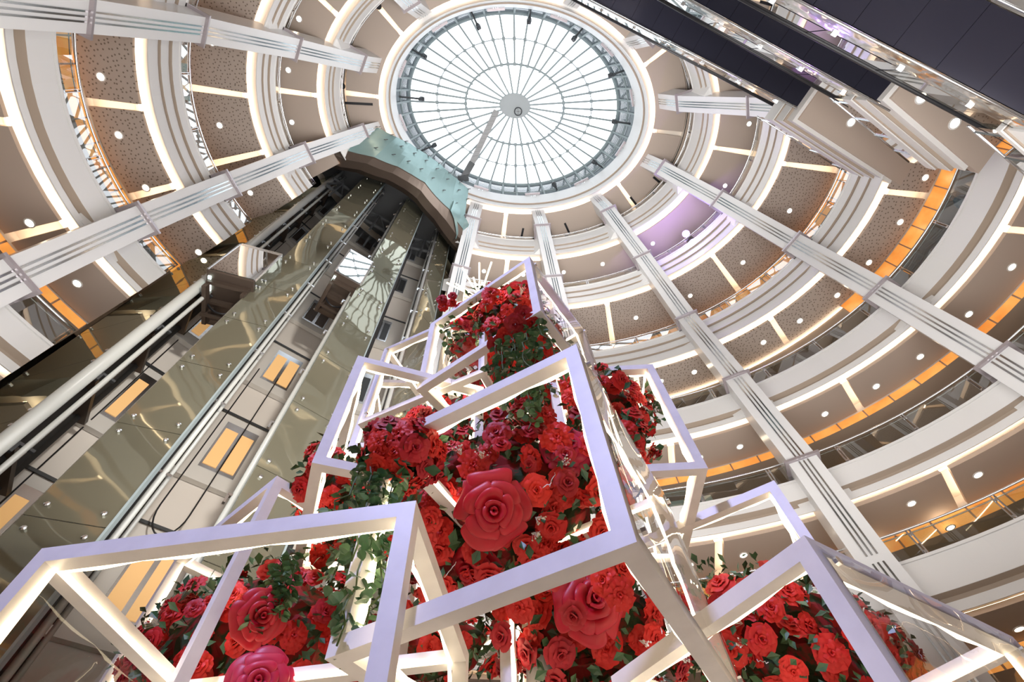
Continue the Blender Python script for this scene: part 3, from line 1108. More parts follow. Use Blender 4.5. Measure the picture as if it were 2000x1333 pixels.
# ------------------------------------------------------------------ landings and escalators at upper right
def landing(k, start, az, length, width, label):
    c = Vector((start[0], start[1], 0))
    d = Vector((math.cos(math.radians(az)), math.sin(math.radians(az)), 0))
    n = Vector((d.y, -d.x, 0))                 # to the right
    z0 = HZ[k] + 1.5
    H = FH[k]
    root = thing('landing', Vector((c.x, c.y, z0)), label, 'landing')
    Z = Vector((0, 0, 1))
    def prism(a, b, w0, w1, zl, zh, name, m):
        mb = MB()
        pts = [c + d * a + n * w0, c + d * (b - 0.233 * w0) + n * w0, c + d * (b - 0.233 * w1) + n * w1, c + d * a + n * w1]
        mb.hexa([p + Z * (z0 + zl) for p in pts] + [p + Z * (z0 + zh) for p in pts])
        mb.build(name, m, root)
    prism(0.35, length + 0.45, 0.35, width, -0.03, 0.3, 'soffit', M_ceil)
    prism(0.20, length, 0.20, width, 0.06, 0.5, 'fascia_band', M_white)
    prism(0.08, length, 0.08, width, 0.55, 1.1, 'fascia_band', M_white)
    prism(0.0, length, 0.0, width, 1.15, H, 'fascia_band', M_white)
    prism(0.10, length, 0.10, width, 0.5, 0.56, 'groove', M_groove)
    prism(0.04, length, 0.04, width, 1.1, 1.16, 'groove', M_groove)
    for w0 in (0.05,):
        mb = MB()
        a, b = c + n * w0 + d * 0.1, c + n * w0 + d * length
        mb.face([a + Z * (z0 + H), b + Z * (z0 + H), b + Z * (z0 + H + 0.85), a + Z * (z0 + H + 0.85)])
        mb.build('glass_panel', M_glass, root)
        mb = MB()
        mb.tube([a + Z * (z0 + H + 0.9), b + Z * (z0 + H + 0.9)], 0.035, 6)
        mb.build('handrail', M_steel, root, True)
        for i in range(4):
            q = a + (b - a) * (i + 0.2) / 4
            mb = MB()
            mb.bar(q + Z * (z0 + H), q + Z * (z0 + H + 0.9), 0.08, 0.03)
            mb.build('post', M_steel, root)
    return root

landing(3, (12.30, 3.38), 30.5, 6.2, 3.0, 'tan ceilinged landing where the highest escalator arrives, upper right')
landing(4, (11.95, 2.16), 34.0, 4.6, 3.0, 'tan ceilinged landing with two downlights below the middle escalator')
landing(5, (12.35, 2.50), 33.0, 5.5, 0.6, 'landing at the right edge below the nearest escalator')
for (px, py), k, g in (((1662, 239), 3, 'a'), ((1799, 191), 4, 'b'), ((1864, 241), 4, 'b')):
    downlight(PZ(px, py, HZ[k] - 0.035), {'a': 'bright downlight alone in the soffit of the highest escalator landing', 'b': 'bright downlight in the soffit of the middle escalator landing'}[g], {'a': 'downlight of the highest landing', 'b': 'downlights of the middle landing'}[g], 1.2)

def escalator(low, z0, az, width, rise, label):
    """low: plan point of the left lower edge; runs up along az"""
    d = Vector((math.cos(math.radians(az)), math.sin(math.radians(az)), 0))
    n = Vector((-d.y, d.x, 0))                 # across, away from the near side
    t = math.tan(math.radians(30))
    run = rise / t
    c = Vector((low[0], low[1], z0 + 1.5))
    root = thing('escalator', c.copy(), label, 'escalator')
    def P(s, w, h):
        return c + d * s + n * w + Vector((0, 0, s * t + h))
    N = 12
    for i in range(N):
        a, b = run * i / N + 0.006, run * (i + 1) / N - 0.004
        mb = MB()
        mb.hexa([P(a, 0, 0), P(b, 0, 0), P(b, width, 0), P(a, width, 0), P(a, 0, 0.06), P(b, 0, 0.06), P(b, width, 0.06), P(a, width, 0.06)])
        mb.build('underside_panel', M_navy, root)
    mb = MB()
    mb.hexa([P(0, 0.02, 0.07), P(run, 0.02, 0.07), P(run, width - 0.02, 0.07), P(0, width - 0.02, 0.07), P(0, 0.02, 0.85), P(run, 0.02, 0.85), P(run, width - 0.02, 0.85), P(0, width - 0.02, 0.85)])
    mb.build('truss_body', M_dsteel, root)
    for w, s in ((0.0, -1), (width, 1)):
        mb = MB()
        mb.quadstrip([[P(a, w + s * 0.02, 0.0), P(a, w + s * 0.05, 0.5), P(a, w + s * 0.05, 1.0)] for a in (0, run)])
        mb.build('side_cladding', M_steelpan, root)
        mb = MB()
        mb.tube([P(-0.3, w + s * 0.10, 1.95), P(run, w + s * 0.10, 1.95)], 0.05, 8)
        mb.build('handrail', M_black, root, True)
        mb = MB()
        mb.tube([P(-0.3, w + s * 0.08, -0.06), P(run, w + s * 0.08, -0.06)], 0.035, 6)
        mb.build('edge_rail', M_steel, root, True)
        for i in range(6):
            a, b = run * i / 6 + 0.02, run * (i + 1) / 6 - 0.02
            mb = MB()
            mb.face([P(a, w + s * 0.06, 1.0), P(b, w + s * 0.06, 1.0), P(b, w + s * 0.08, 1.9), P(a, w + s * 0.08, 1.9)])
            mb.build('glass_panel', M_glass, root)
        for i in range(7):
            a = run * (i + 0.35) / 7
            mb = MB()
            mb.hexa([P(a, w, 0.9), P(a + 0.12, w, 0.9), P(a + 0.12, w + s * 0.12, 0.93), P(a, w + s * 0.12, 0.93), P(a + 0.02, w, 1.22), P(a + 0.12, w, 1.22), P(a + 0.12, w + s * 0.05, 1.22), P(a + 0.02, w + s * 0.05, 1.22)])
            mb.build('clamp_bracket', M_steel, root)
    return root

M_steelpan = mat('polished_panel', (0.80, 0.79, 0.76), 0.12, metal=1.0)
nt = M_steelpan.node_tree
tc = nt.nodes.new('ShaderNodeTexCoord')
no = nt.nodes.new('ShaderNodeTexNoise')
no.inputs['Scale'].default_value = 1.1
bp = nt.nodes.new('ShaderNodeBump')
bp.inputs['Strength'].default_value = 0.25
bp.inputs['Distance'].default_value = 0.3
nt.links.new(tc.outputs['Object'], no.inputs['Vector'])
nt.links.new(no.outputs['Fac'], bp.inputs['Height'])
nt.links.new(bp.outputs[0], nt.nodes['Principled BSDF'].inputs['Normal'])
escalator((13.09, 2.94), 22.0, 211.0, 1.25, 6.5, 'farthest of the three escalators, nearest to the skylight, dark underside')
escalator((12.33, 2.20), 16.6, 213.3, 1.25, 5.6, 'middle one of the three stacked escalators at upper right')
escalator((13.53, 3.04), 10.45, 213.0, 1.45, 6.4, 'nearest escalator, wide dark underside filling the upper right corner')

# ------------------------------------------------------------------ small things on the galleries
def theta_of(p, k):
    c, s = math.cos(PSI), math.sin(PSI)
    x, y = p.x - CX, p.y - CY
    return math.degrees(math.atan2((-x * s + y * c) / B[k], (x * c + y * s) / A[k]))

# person leaning on the balustrade
head = PZ(1864, 389, HZ[4] + FH[4] + 1.60)
base = Vector((head.x, head.y, HZ[4] + 1.5 + FH[4]))
tin = (Vector((CX, CY, base.z)) - base).normalized()
def skinned(name, J, Ed, Rr, m, parent, loc):
    me = bpy.data.meshes.new(name)
    me.from_pydata([tuple(Vector(j) - loc) for j in J], Ed, [])
    o = bpy.data.objects.new(name, me)
    COL.objects.link(o)
    me.materials.append(m)
    md = o.modifiers.new('skin', 'SKIN')
    for i, r in enumerate(Rr):
        me.skin_vertices[0].data[i].radius = (r, r)
    me.skin_vertices[0].data[0].use_root = True
    o.modifiers.new('sub', 'SUBSURF').levels = 1
    o.modifiers['sub'].render_levels = 1
    if parent:
        o.parent = parent
    return o
sd = Vector((-tin.y, tin.x, 0))
def PP(f, s, z):
    return base + tin * f + sd * s + Vector((0, 0, z))
J = [PP(0, 0, .95), PP(0.02, 0, 1.2), PP(.04, 0, 1.42), PP(.05, 0, 1.52), PP(.07, 0, 1.62), PP(.08, 0, 1.74),
     PP(0, .10, .88), PP(.02, .11, .48), PP(0, .11, .07), PP(.12, .11, .03), PP(0, -.10, .88), PP(.02, -.11, .48), PP(0, -.11, .07), PP(.12, -.11, .03),
     PP(.03, .18, 1.40), PP(.05, .25, 1.14), PP(.26, .20, 1.0), PP(.36, .18, 1.0), PP(.03, -.18, 1.40), PP(.05, -.25, 1.14), PP(.26, -.20, 1.0), PP(.36, -.18, 1.0)]
Ed = [(0, 1), (1, 2), (2, 3), (3, 4), (4, 5), (0, 6), (6, 7), (7, 8), (8, 9), (0, 10), (10, 11), (11, 12), (12, 13), (2, 14), (14, 15), (15, 16), (16, 17), (2, 18), (18, 19), (19, 20), (20, 21)]
Rr = [.15, .14, .15, .06, .10, .07, .09, .065, .05, .04, .09, .065, .05, .04, .06, .048, .036, .03, .06, .048, .036, .03]
M_cloth = mat('grey_blue_cloth', (0.16, 0.20, 0.24), 0.8)
person = skinned('person', J, Ed, Rr, M_cloth, None, base)
person.location = base
tag(person, 'person in grey blue clothes leaning on the glass balustrade at right', 'person')
M_skin = mat('skin', (0.55, 0.36, 0.26), 0.6)
M_hair = mat('teal_cap', (0.05, 0.22, 0.24), 0.7)
def ball(c, rx, ry, rz, nm, m, parent, seg=12):
    mb = MB()
    rows = []
    for i in range(seg // 2 + 1):
        a = -PI / 2 + PI * i / (seg // 2)
        rows.append([Vector((c.x + rx * math.cos(a) * math.cos(b), c.y + ry * math.cos(a) * math.sin(b), c.z + rz * math.sin(a))) for b in [2 * PI * j / seg for j in range(seg)]])
    mb.quadstrip(rows, close=True)
    return mb.build(nm, m, parent, True)
ball(PP(.10, 0, 1.63), .10, .10, .13, 'face', M_skin, person)
ball(PP(.06, 0, 1.68), .115, .115, .115, 'cap', M_hair, person)

# hanging screen and pale curved pillar on the lowest gallery
p = PZ(1757, 1113, HZ[6] + 3.3)
d = (Vector((CX, CY, p.z)) - p).normalized()
u = Vector((-d.y, d.x, 0))
root = thing('screen', p, 'small dark display screen hanging behind the lowest balustrade', 'screen')
mb = MB()
mb.box(p, 0.75, 0.06, 0.42, u, d)
mb.build('casing', M_black, root)
for j in range(3):
    mb = MB()
    mb.box(p + d * 0.035 + Vector((0, 0, 0.08 - 0.09 * j)), 0.40, 0.01, 0.035, u, d)
    mb.build('text_line', emission('screen_text', (0.6, 0.85, 1), 1.5), root)
mb = MB()
mb.bar(p + Vector((0, 0, 0.2)), p + Vector((0, 0, 0.9)), 0.05)
mb.build('hanger', M_dsteel, root)
q = PZ(1710, 1112, HZ[6] + 2.2)
q = q + (q - Vector((CX, CY, q.z))).normalized() * 1.2
mb = MB()
zz = HZ[6] + 1.5 + FH[6]
mb.tube([Vector((q.x, q.y, zz)), Vector((q.x, q.y, zz + 2.2))], 0.5, 20)
tag(mb.build('pillar', M_cream, None, True), 'pale round pillar behind the lowest balustrade beside the screen', 'pillar')
# yellow and green banner behind the second lowest balustrade
ta, tb = theta_of(PZ(1395, 982, HZ[5] + 2.0), 5), theta_of(PZ(1300, 1000, HZ[5] + 2.0), 5)
root = thing('banner', E(5, ta, 0.1, FH[5]), 'yellow and pale green banner behind the glass balustrade right of the acrylic cubes', 'banner')
mb = MB()
mb.quadstrip([[E(5, t, 0.0, FH[5] + 0.04), E(5, t, 0.0, FH[5] + 0.42)] for t in span(ta, tb, 1)])
mb.build('yellow_band', mat('yellow_print', (0.75, 0.62, 0.02), 0.6), root)
mb = MB()
mb.quadstrip([[E(5, t, 0.0, FH[5] + 0.42), E(5, t, 0.0, FH[5] + 0.8)] for t in span(ta, tb, 1)])
mb.build('pale_band', mat('pale_green_print', (0.6, 0.72, 0.62), 0.6), root)

# shop sign on the ground floor
sg = thing('shop_sign', PD(1018, 1194, 15.5), 'black shop sign with white capital letters seen through a gap in the roses', 'sign')
sp = Vector(sg.location)
fw = Vector((sp.x, sp.y, 0)).normalized()
ru = Vector((fw.y, -fw.x, 0))
mb = MB()
mb.box(sp + fw * 0.06, 3.0, 0.1, 0.5, ru, fw)
mb.build('board', M_black, sg)
M_letter = emission('letter_white', (0.85, 0.9, 1), 1.6)
GLY = {'E': [((-.5, 0), (-.5, 1)), ((-.5, 1), (.4, 1)), ((-.5, .5), (.3, .5)), ((-.5, 0), (.4, 0))], 'Y': [((0, 0), (0, .5)), ((0, .5), (-.5, 1)), ((0, .5), (.5, 1))], '.': [((0, 0), (.12, 0))]}
for ch, off in (('E', -0.52), ('Y', -0.26), ('E', 0.52), ('.', 0.72)):
    mb = MB()
    for (x0, y0), (x1, y1) in GLY[ch]:
        q = sp + ru * off - fw * 0.02 + Vector((0, 0, -0.11))
        mb.bar(q + ru * x0 * .17 + Vector((0, 0, y0 * .22)), q + ru * x1 * .17 + Vector((0, 0, y1 * .22)), 0.045, 0.045, up=fw)
    mb.build('letter', M_letter, sg)
#PART3
# ------------------------------------------------------------------ light cubes of the rose tree
# origin corner (above the eye), first edge, second edge, height
CUBES = {
 'top': ((0.166, 1.279, 3.232), (-0.738, 0.447), (0.378, 0.623), 0.797, 'topmost big white light cube of the tree with a wavy clear side', (1, 0)),
 'middle': ((0.219, 0.953, 1.468), (-0.726, 0.34), (0.383, 0.82), 0.779, 'large white light cube in the middle, in front of the giant rose', (1, 0)),
 'left': ((-0.928, 1.542, 2.505), (0.69, 0.295), (-0.312, 0.728), 0.851, 'white light cube left of the middle one, lavender upper edges', (0, 0)),
 'right': ((0.921, 1.921, 2.707), (-0.679, -0.029), (-0.033, 0.759), 0.922, 'white light cube on the right with clear sides, below the gallery columns', (0, 0)),
 'lower_right': ((1.34, 2.118, 1.784), (-0.734, 0.397), (0.389, 0.719), 1.1, 'white light cube above the lower right mound, behind the corner of the front one', (0, 0)),
 'front_right': ((0.758, 1.226, 0.812), (0.829, 0.616), (-0.48, 0.646), 0.8, 'nearest white light cube at the lower right, over the right mound of roses', (0, 1)),
 'front_left': ((-1.426, 1.191, 0.965), (1.085, -0.066), (0.050, 0.808), 0.9, 'widest white light cube at the lower left with a bright inner tube', (1, 0)),
 'back_left': ((-1.283, 1.833, 1.84), (-0.735, 0.546), (0.382, 0.515), 1.2, 'white light cube peaking between the lift tower and the left mound', (0, 0)),
 'upper_left': ((-1.015, 2.003, 3.389), (0.817, -0.314), (0.309, 0.806), 0.9, 'thin lit cube behind the topmost one on its left', (0, 1)),
 'far_left': ((-1.222, 2.367, 3.483), (0.793, 0.102), (-0.102, 0.794), 0.8, 'thin lit cube seen through the left one, farther back', (0, 0)),
 'crown': ((-0.502, 2.181, 4.818), (0.732, 0.31), (-0.312, 0.732), 0.8, 'highest and farthest lit cube with the starburst lamp inside', (0, 0)),
 'low_centre': ((-0.657, 2.417, 1.656), (0.589, 0.457), (-0.459, 0.591), 0.75, 'lit cube low in the centre behind the middle one', (0, 0)),
 'inner': ((0.082, 2.853, 3.134), (0.744, -0.18), (0.184, 0.759), 0.8, 'lit cube deep behind the middle one, right of the hanging ivy', (0, 0)),
}
LEDR = 0.0075
for key, (o, e1, e2, h, lab, panes) in CUBES.items():
    o = Vector(o) + Vector((0, 0, 1.5))
    a = Vector((*e1, 0))
    b = Vector((*e2, 0))
    dn = Vector((0, 0, -h))
    bw = 0.05 if key not in ('crown', 'upper_left', 'far_left', 'inner') else 0.042
    cen = o + (a + b + dn) / 2
    root = thing('light_cube', Vector((cen.x, cen.y, cen.z - h / 2)), lab, 'light cube', 'stacked light cubes of the rose tree')
    V = {(i, j, k): o + a * i + b * j + dn * k for i in (0, 1) for j in (0, 1) for k in (0, 1)}
    ua, ub = a.normalized(), b.normalized()
    if (ua.cross(ub)).z < 0:
        pass
    ax = (ua, ub, Vector((0, 0, 1)))
    for d in range(3):
        for i in (0, 1):
            for j in (0, 1):
                p = [0, 0, 0]
                q = [0, 0, 0]
                r = [x for x in range(3) if x != d]
                p[r[0]] = q[r[0]] = i
                p[r[1]] = q[r[1]] = j
                p[d], q[d] = 0, 1
                P, Q = V[tuple(p)], V[tuple(q)]
                dd = (Q - P).normalized()
                mb = MB()
                # square tube; verticals run full height, horizontals butt against them
                cut = bw / 2 if d != 2 else -bw / 2
                P2, Q2 = P + dd * cut, Q - dd * cut
                mb.box((P2 + Q2) / 2, bw, bw, (Q2 - P2).length, ax[r[0]], ax[r[1]], dd)
                mb.build('bar', M_frame, root)
                # LED tube on the inner edge of the bar
                inn = (cen - (P + Q) / 2)
                inn -= dd * inn.dot(dd)
                s0 = 1 if inn.dot(ax[r[0]]) > 0 else -1
                s1 = 1 if inn.dot(ax[r[1]]) > 0 else -1
                offv = ax[r[0]] * s0 * (bw / 2 + LEDR) + ax[r[1]] * s1 * (bw / 2 + LEDR) * 0.55
                P3, Q3 = P + dd * (bw * 0.6) + offv, Q - dd * (bw * 0.6) + offv
                L = (Q3 - P3).length
                sag = [P3 + (Q3 - P3) * (t / 8) + offv.normalized() * 0.006 * math.sin(t * 2.3 + d * 2 + i + j * 3) for t in range(9)]
                mb = MB()
                mb.tube(sag, LEDR, 6)
                mb.build('led_tube', M_led, root, True)
    # clear acrylic sheets on the faces that carry them
    faces = []
    if panes[0]:
        faces.append((V[(0, 0, 0)], V[(0, 1, 0)], V[(0, 1, 1)], V[(0, 0, 1)], -ua))
    if panes[1]:
        faces.append((V[(0, 0, 0)], V[(1, 0, 0)], V[(1, 0, 1)], V[(0, 0, 1)], -ub))
    for f in faces:
        mb = MB()
        off = f[4] * (bw / 2 + 0.006)
        n = 16
        mb.quadstrip([[f[0].lerp(f[1], s / n).lerp(f[3].lerp(f[2], s / n), t / n) + off * (1 + 0.30 * math.sin(s * 0.55 + t * 0.42) * (0 < s < n) * (0 < t < n)) for t in range(n + 1)] for s in range(n + 1)])
        mb.build('acrylic_sheet', M_acryl, root, True)
        mb = MB()
        for q in (0.04, 0.96):
            for w in (0.05, 0.95):
                c = f[0].lerp(f[1], q).lerp(f[3].lerp(f[2], q), w) + off
                mb.tube([c, c + f[4] * 0.012], 0.012, 8)
        mb.build('screw_heads', M_steel, root)['kind'] = 'stuff'

# steel mast carrying the cubes and the flowers
mb = MB()
mb.tube([Vector((0.0, 2.3, 0)), Vector((0.0, 2.3, 6.2))], 0.06, 10)
mast = thing('mast', Vector((0.0, 2.3, 0)), 'white mast in the middle of the rose tree, mostly hidden by flowers', 'mast')
mb.build('pole', M_frame, mast, True)

# starburst lamp
c = PD(936, 584, 4.5)
sb = thing('starburst_lamp', c, 'starburst lamp of glowing rods at the top of the rose tree', 'lamp')
rr = random.Random(3)
dirs = [UPV * 1.0 + FWD * 0.05]
for i in range(30):
    z = 1 - 2 * (i + 0.5) / 30
    t = i * 2.39996
    dirs.append(Vector((math.sqrt(1 - z * z) * math.cos(t), math.sqrt(1 - z * z) * math.sin(t), z)))
for i, d in enumerate(dirs):
    L = 0.34 if i == 0 else rr.uniform(0.2, 0.36)
    mb = MB()
    mb.tube([c, c + d.normalized() * L], 0.008, 6)
    mb.build('glowing_rod', M_led, sb, True)
ball(c, .03, .03, .03, 'core', M_led, sb)

# ------------------------------------------------------------------ roses
def petal(mb, phi, half, rb, rt, zb, zt, curl, rs, nu=7, nv=6, thick=0, ruff=0.05):
    rows = []
    p1, p2 = rs.uniform(0, 6), rs.uniform(0, 6)
    for j in range(nv):
        v = j / (nv - 1)
        row = []
        wid = half * (0.35 + 0.65 * math.sin(min(1, v * 1.25 + 0.1) * PI / 2)) * (1 - 0.25 * v ** 5)
        for i in range(nu):
            u = -1 + 2 * i / (nu - 1)
            r = rb + (rt - rb) * (v ** 1.25)
            z = zb + (zt - zb) * math.sin(v * PI / 2)
            e = v ** 3
            r += curl * e * (1 + 0.3 * math.sin(3 * u + p1)) + 0.05 * rt * abs(u) * v
            z -= curl * 0.9 * v ** 6 + 0.22 * (zt - zb) * (u * u) * v * v
            z += ruff * e * math.sin(5 * u + p2)
            a = phi + u * wid
            row.append((r * math.cos(a), r * math.sin(a), z))
        rows.append(row)
    mb.quadstrip(rows)

def rose_mesh(name, seed, m, layers, nu=6, nv=5, ruff=0.05):
    rs = random.Random(seed)
    mb = MB()
    for (cnt, half, rb, rt, zb, zt, curl) in layers:
        p0 = rs.uniform(0, 6)
        for i in range(cnt):
            petal(mb, p0 + 2 * PI * i / cnt + rs.uniform(-.2, .2), half * rs.uniform(.9, 1.1), rb, rt * rs.uniform(.9, 1.1), zb, zt * rs.uniform(.92, 1.06), curl * rs.uniform(.6, 1.3), rs, nu, nv, ruff=ruff)
    mb.cur = 1
    # calyx
    for i in range(5):
        a = 2 * PI * i / 5
        mb.face([(0.06 * math.cos(a - .5), 0.06 * math.sin(a - .5), -0.05), (0.42 * math.cos(a), 0.42 * math.sin(a), -0.12), (0.06 * math.cos(a + .5), 0.06 * math.sin(a + .5), -0.05)])
    mb.tube([(0, 0, -0.05), (0.03, 0.02, -0.9)], 0.035, 5)
    return mb

LAY_OPEN = [(2, 1.7, 0.02, 0.09, 0.1, 0.78, 0.02), (3, 1.2, 0.05, 0.24, 0.05, 0.76, 0.05), (4, 0.95, 0.08, 0.45, 0.0, 0.68, 0.10), (5, 0.80, 0.10, 0.70, -0.02, 0.50, 0.16), (6, 0.66, 0.10, 0.92, -0.04, 0.28, 0.14)]
LAY_BUD = [(2, 1.7, 0.02, 0.10, 0.1, 0.95, 0.02), (3, 1.3, 0.06, 0.26, 0.05, 0.92, 0.05), (4, 1.05, 0.10, 0.46, 0.0, 0.82, 0.12), (5, 0.85, 0.12, 0.68, 0.0, 0.62, 0.20)]
LAY_FLAT = [(3, 1.3, 0.02, 0.16, 0.1, 0.55, 0.05), (5, 0.85, 0.06, 0.42, 0.05, 0.52, 0.12), (6, 0.72, 0.08, 0.72, 0.0, 0.38, 0.18), (7, 0.60, 0.10, 1.0, -0.03, 0.20, 0.10)]
ROSES = []
for i, (L, m, rf) in enumerate([(LAY_OPEN, M_red, .05), (LAY_OPEN, M_red, .09), (LAY_FLAT, M_red, .10), (LAY_BUD, M_crim, .03), (LAY_OPEN, M_crim, .05), (LAY_FLAT, M_red, .12)]):
    ROSES.append(rose_mesh('rose', 10 + i, m, L, ruff=rf).build('rose_proto', [m, M_stem], None, True))
for p in ROSES:
    COL.objects.unlink(p)

nrose = 0
def put_rose(p, nrm, size, label, group, kind=None):
    global nrose
    src = ROSES[kind if kind is not None else R.choice([0, 0, 1, 1, 2, 3, 4, 5])]
    o = src.copy()
    o.name = 'rose'
    COL.objects.link(o)
    q = Vector(nrm).normalized().to_track_quat('Z', 'Y')
    o.rotation_euler = (q @ Vector((0, 0, 1)).rotation_difference(Vector((0, 0, 1)))).to_euler()
    e = q.to_matrix() @ Matrix.Rotation(R.uniform(0, 6.28), 3, 'Z')
    o.rotation_euler = e.to_euler()
    o.location = p
    o.scale = (size, size, size * R.uniform(.85, 1.05))
    tag(o, label, 'rose', group)
    nrose += 1
    return o

class Mass:
    """a mound of flowers: an ellipsoid around a centre given by its place in view and its depth"""
    def __init__(s, px, py, d, rx, ry, rd, rot=0.0):
        s.c = PD(px, py, d)
        k = d / FPX
        c, n = math.cos(math.radians(rot)), math.sin(math.radians(rot))
        s.ax = [RGT * c + UPV * n, UPV * c - RGT * n, FWD]
        s.r = [rx * k, ry * k, rd]
        s.dc = (s.c - EYE).normalized()
    def pt(s, u, f=1.0):
        return s.c + (s.ax[0] * u[0] * s.r[0] + s.ax[1] * u[1] * s.r[1] + s.ax[2] * u[2] * s.r[2]) * f
    def nrm(s, u):
        return (s.ax[0] * u[0] / s.r[0] + s.ax[1] * u[1] / s.r[1] + s.ax[2] * u[2] / s.r[2]).normalized()

def fib(n, rs):
    out = []
    off = rs.uniform(0, 6)
    for i in range(n):
        z = 1 - 2 * (i + 0.5) / n
        t = i * 2.39996 + off
        out.append(Vector((math.sqrt(1 - z * z) * math.cos(t), math.sqrt(1 - z * z) * math.sin(t), z)))
    return out

MASSES = [
 # px, py, depth, rx, ry (pixels), rd (m), rot, roses, rose size m, label, group, face share
 (965, 985, 2.45, 275, 170, 0.42, 12, 74, 0.060, 'small scarlet rose in the big central mound around the giant rose', 'roses of the central mound', -0.15),
 (1150, 1215, 2.25, 190, 120, 0.36, -8, 38, 0.060, 'small red rose below the lower bar of the middle light cube', 'roses of the lower central mound', -0.1),
 (995, 690, 3.7, 104, 130, 0.36, 18, 52, 0.060, 'small red rose in the crown of flowers inside the topmost light cube', 'roses of the crown', -0.2),
 (1150, 790, 3.3, 130, 70, 0.30, -14, 26, 0.062, 'small red rose in the cluster right of the hanging ivy', 'roses right of the ivy', -0.1),
 (890, 830, 3.3, 120, 62, 0.30, 18, 20, 0.062, 'small red rose in the cluster left of the hanging ivy', 'roses left of the ivy', -0.1),
 (500, 1260, 2.35, 225, 150, 0.42, 8, 62, 0.052, 'small red rose in the lower left mound', 'roses of the left mound', -0.1),
 (1560, 1270, 2.55, 225, 135, 0.42, -22, 40, 0.066, 'small red rose in the lower right mound behind the front light cube', 'roses of the right mound', -0.1),
 (655, 985, 2.75, 62, 120, 0.25, 8, 12, 0.062, 'small red rose on the far left flank beside the left light cube', 'roses of the left flank', -0.1),
 (785, 888, 1.90, 72, 66, 0.16, 10, 15, 0.050, 'small red rose hiding the upper left corner of the middle cube', 'roses at the corner of the middle cube', -0.1),
 (1215, 870, 2.9, 62, 60, 0.22, 0, 8, 0.058, 'small red rose behind the wavy sheet of the middle light cube', 'roses of the right flank', -0.1),
 (850, 1260, 2.9, 130, 70, 0.25, 0, 12, 0.062, 'small red rose behind the acrylic low in the centre', 'roses low in the centre', -0.1),
]
rs = random.Random(11)
leaf_total = 0
def leafbits(mb, p, d, up, s):
    side = d.cross(up).normalized()
    tip = p + d * s
    m = p + d * s * 0.5
    b = up * s * 0.12
    mb.face([p, m + side * s * 0.30 + b, tip, m - b * 0.2])
    mb.face([p, m - b * 0.2, tip, m - side * s * 0.30 + b])

for mi, (px, py, d, rx, ry, rd, rot, n, sz, lab, grp, lim) in enumerate(MASSES):
    ms = Mass(px, py, d, rx, ry, rd, rot)
    # foam and wire core
    mb = MB()
    rows = []
    for i in range(15):
        a = -PI / 2 + PI * i / 14
        rows.append([ms.pt((math.cos(a) * math.cos(b), math.cos(a) * math.sin(b), math.sin(a)), 0.74 + 0.07 * math.sin(5 * b + 3 * a) + rs.uniform(-.03, .03)) for b in [2 * PI * j / 26 for j in range(26)]])
    mb.quadstrip(rows, close=True)
    mound = thing('flower_mound', ms.c.copy(), 'dark green leafy bed of ' + grp.replace('roses of ', '').replace('roses ', 'the flowers '), 'greenery')
    mb.build('foam_core', M_core, mound)
    # leaves
    mb = MB()
    nl = int(900 * (ms.r[0] * ms.r[1]) / 0.25)
    for i in range(nl):
        u = Vector((rs.gauss(0, 1), rs.gauss(0, 1), rs.gauss(0, 1))).normalized()
        p = ms.pt(u, rs.uniform(0.80, 1.13))
        nn = ms.nrm(u)
        dd = (nn * rs.uniform(0.2, 1) + Vector((rs.gauss(0, .6), rs.gauss(0, .6), rs.gauss(0, .6)))).normalized()
        leafbits(mb, p, dd, (nn + Vector((0, 0, .3))).normalized(), rs.uniform(0.04, 0.075))
    lf = mb.build('leaves', M_leaf, mound)
    lf['kind'] = 'stuff'
    # roses on the side of the mound that faces the visitor
    pts = [u for u in fib(int(n * 2.35), rs) if u.dot(Vector((0, 0, -1))) > lim]
    rs.shuffle(pts)
    for u in pts[:n]:
        u = (u + Vector((rs.gauss(0, .06), rs.gauss(0, .06), rs.gauss(0, .06)))).normalized()
        p = ms.pt(u, rs.uniform(0.93, 1.08))
        nn = (ms.nrm(u) + (EYE - p).normalized() * 0.35 + Vector((rs.gauss(0, .22), rs.gauss(0, .22), rs.gauss(0, .22)))).normalized()
        put_rose(p, nn, sz * rs.uniform(.72, 1.12), lab, grp)
    MASSES[mi] = MASSES[mi] + (ms,)

# the remaining roses packed between the individual ones
mb = MB()
nfill = 0
def stamp(src, p, nrm, size):
    q = Vector(nrm).normalized().to_track_quat('Z', 'Y').to_matrix() @ Matrix.Rotation(rs.uniform(0, 6.28), 3, 'Z')
    b = len(mb.v)
    for v in src.data.vertices:
        mb.v.append(tuple(Vector(p) + q @ (v.co * size)))
    for pl in src.data.polygons:
        mb.f.append(tuple(b + i for i in pl.vertices))
        mb.mi.append(pl.material_index)
for M8 in MASSES:
    ms = M8[-1]
    n8 = int(M8[7] * 1.0)
    for u in fib(n8 * 2, rs):
        if u.z > 0.15:
            continue
        u = (u + Vector((rs.gauss(0, .1), rs.gauss(0, .1), rs.gauss(0, .1)))).normalized()
        p = ms.pt(u, rs.uniform(0.82, 0.93))
        stamp(rs.choice(ROSES[:3] + ROSES[4:]), p, (ms.nrm(u) + Vector((rs.gauss(0, .3), rs.gauss(0, .3), rs.gauss(0, .3)))), M8[8] * rs.uniform(.75, 1.05))
        nfill += 1
tag(mb.build('rose_filling', [M_red, M_stem], None, True), 'closely packed red roses filling the gaps between the outer roses of all the mounds', 'rose', None, 'stuff')

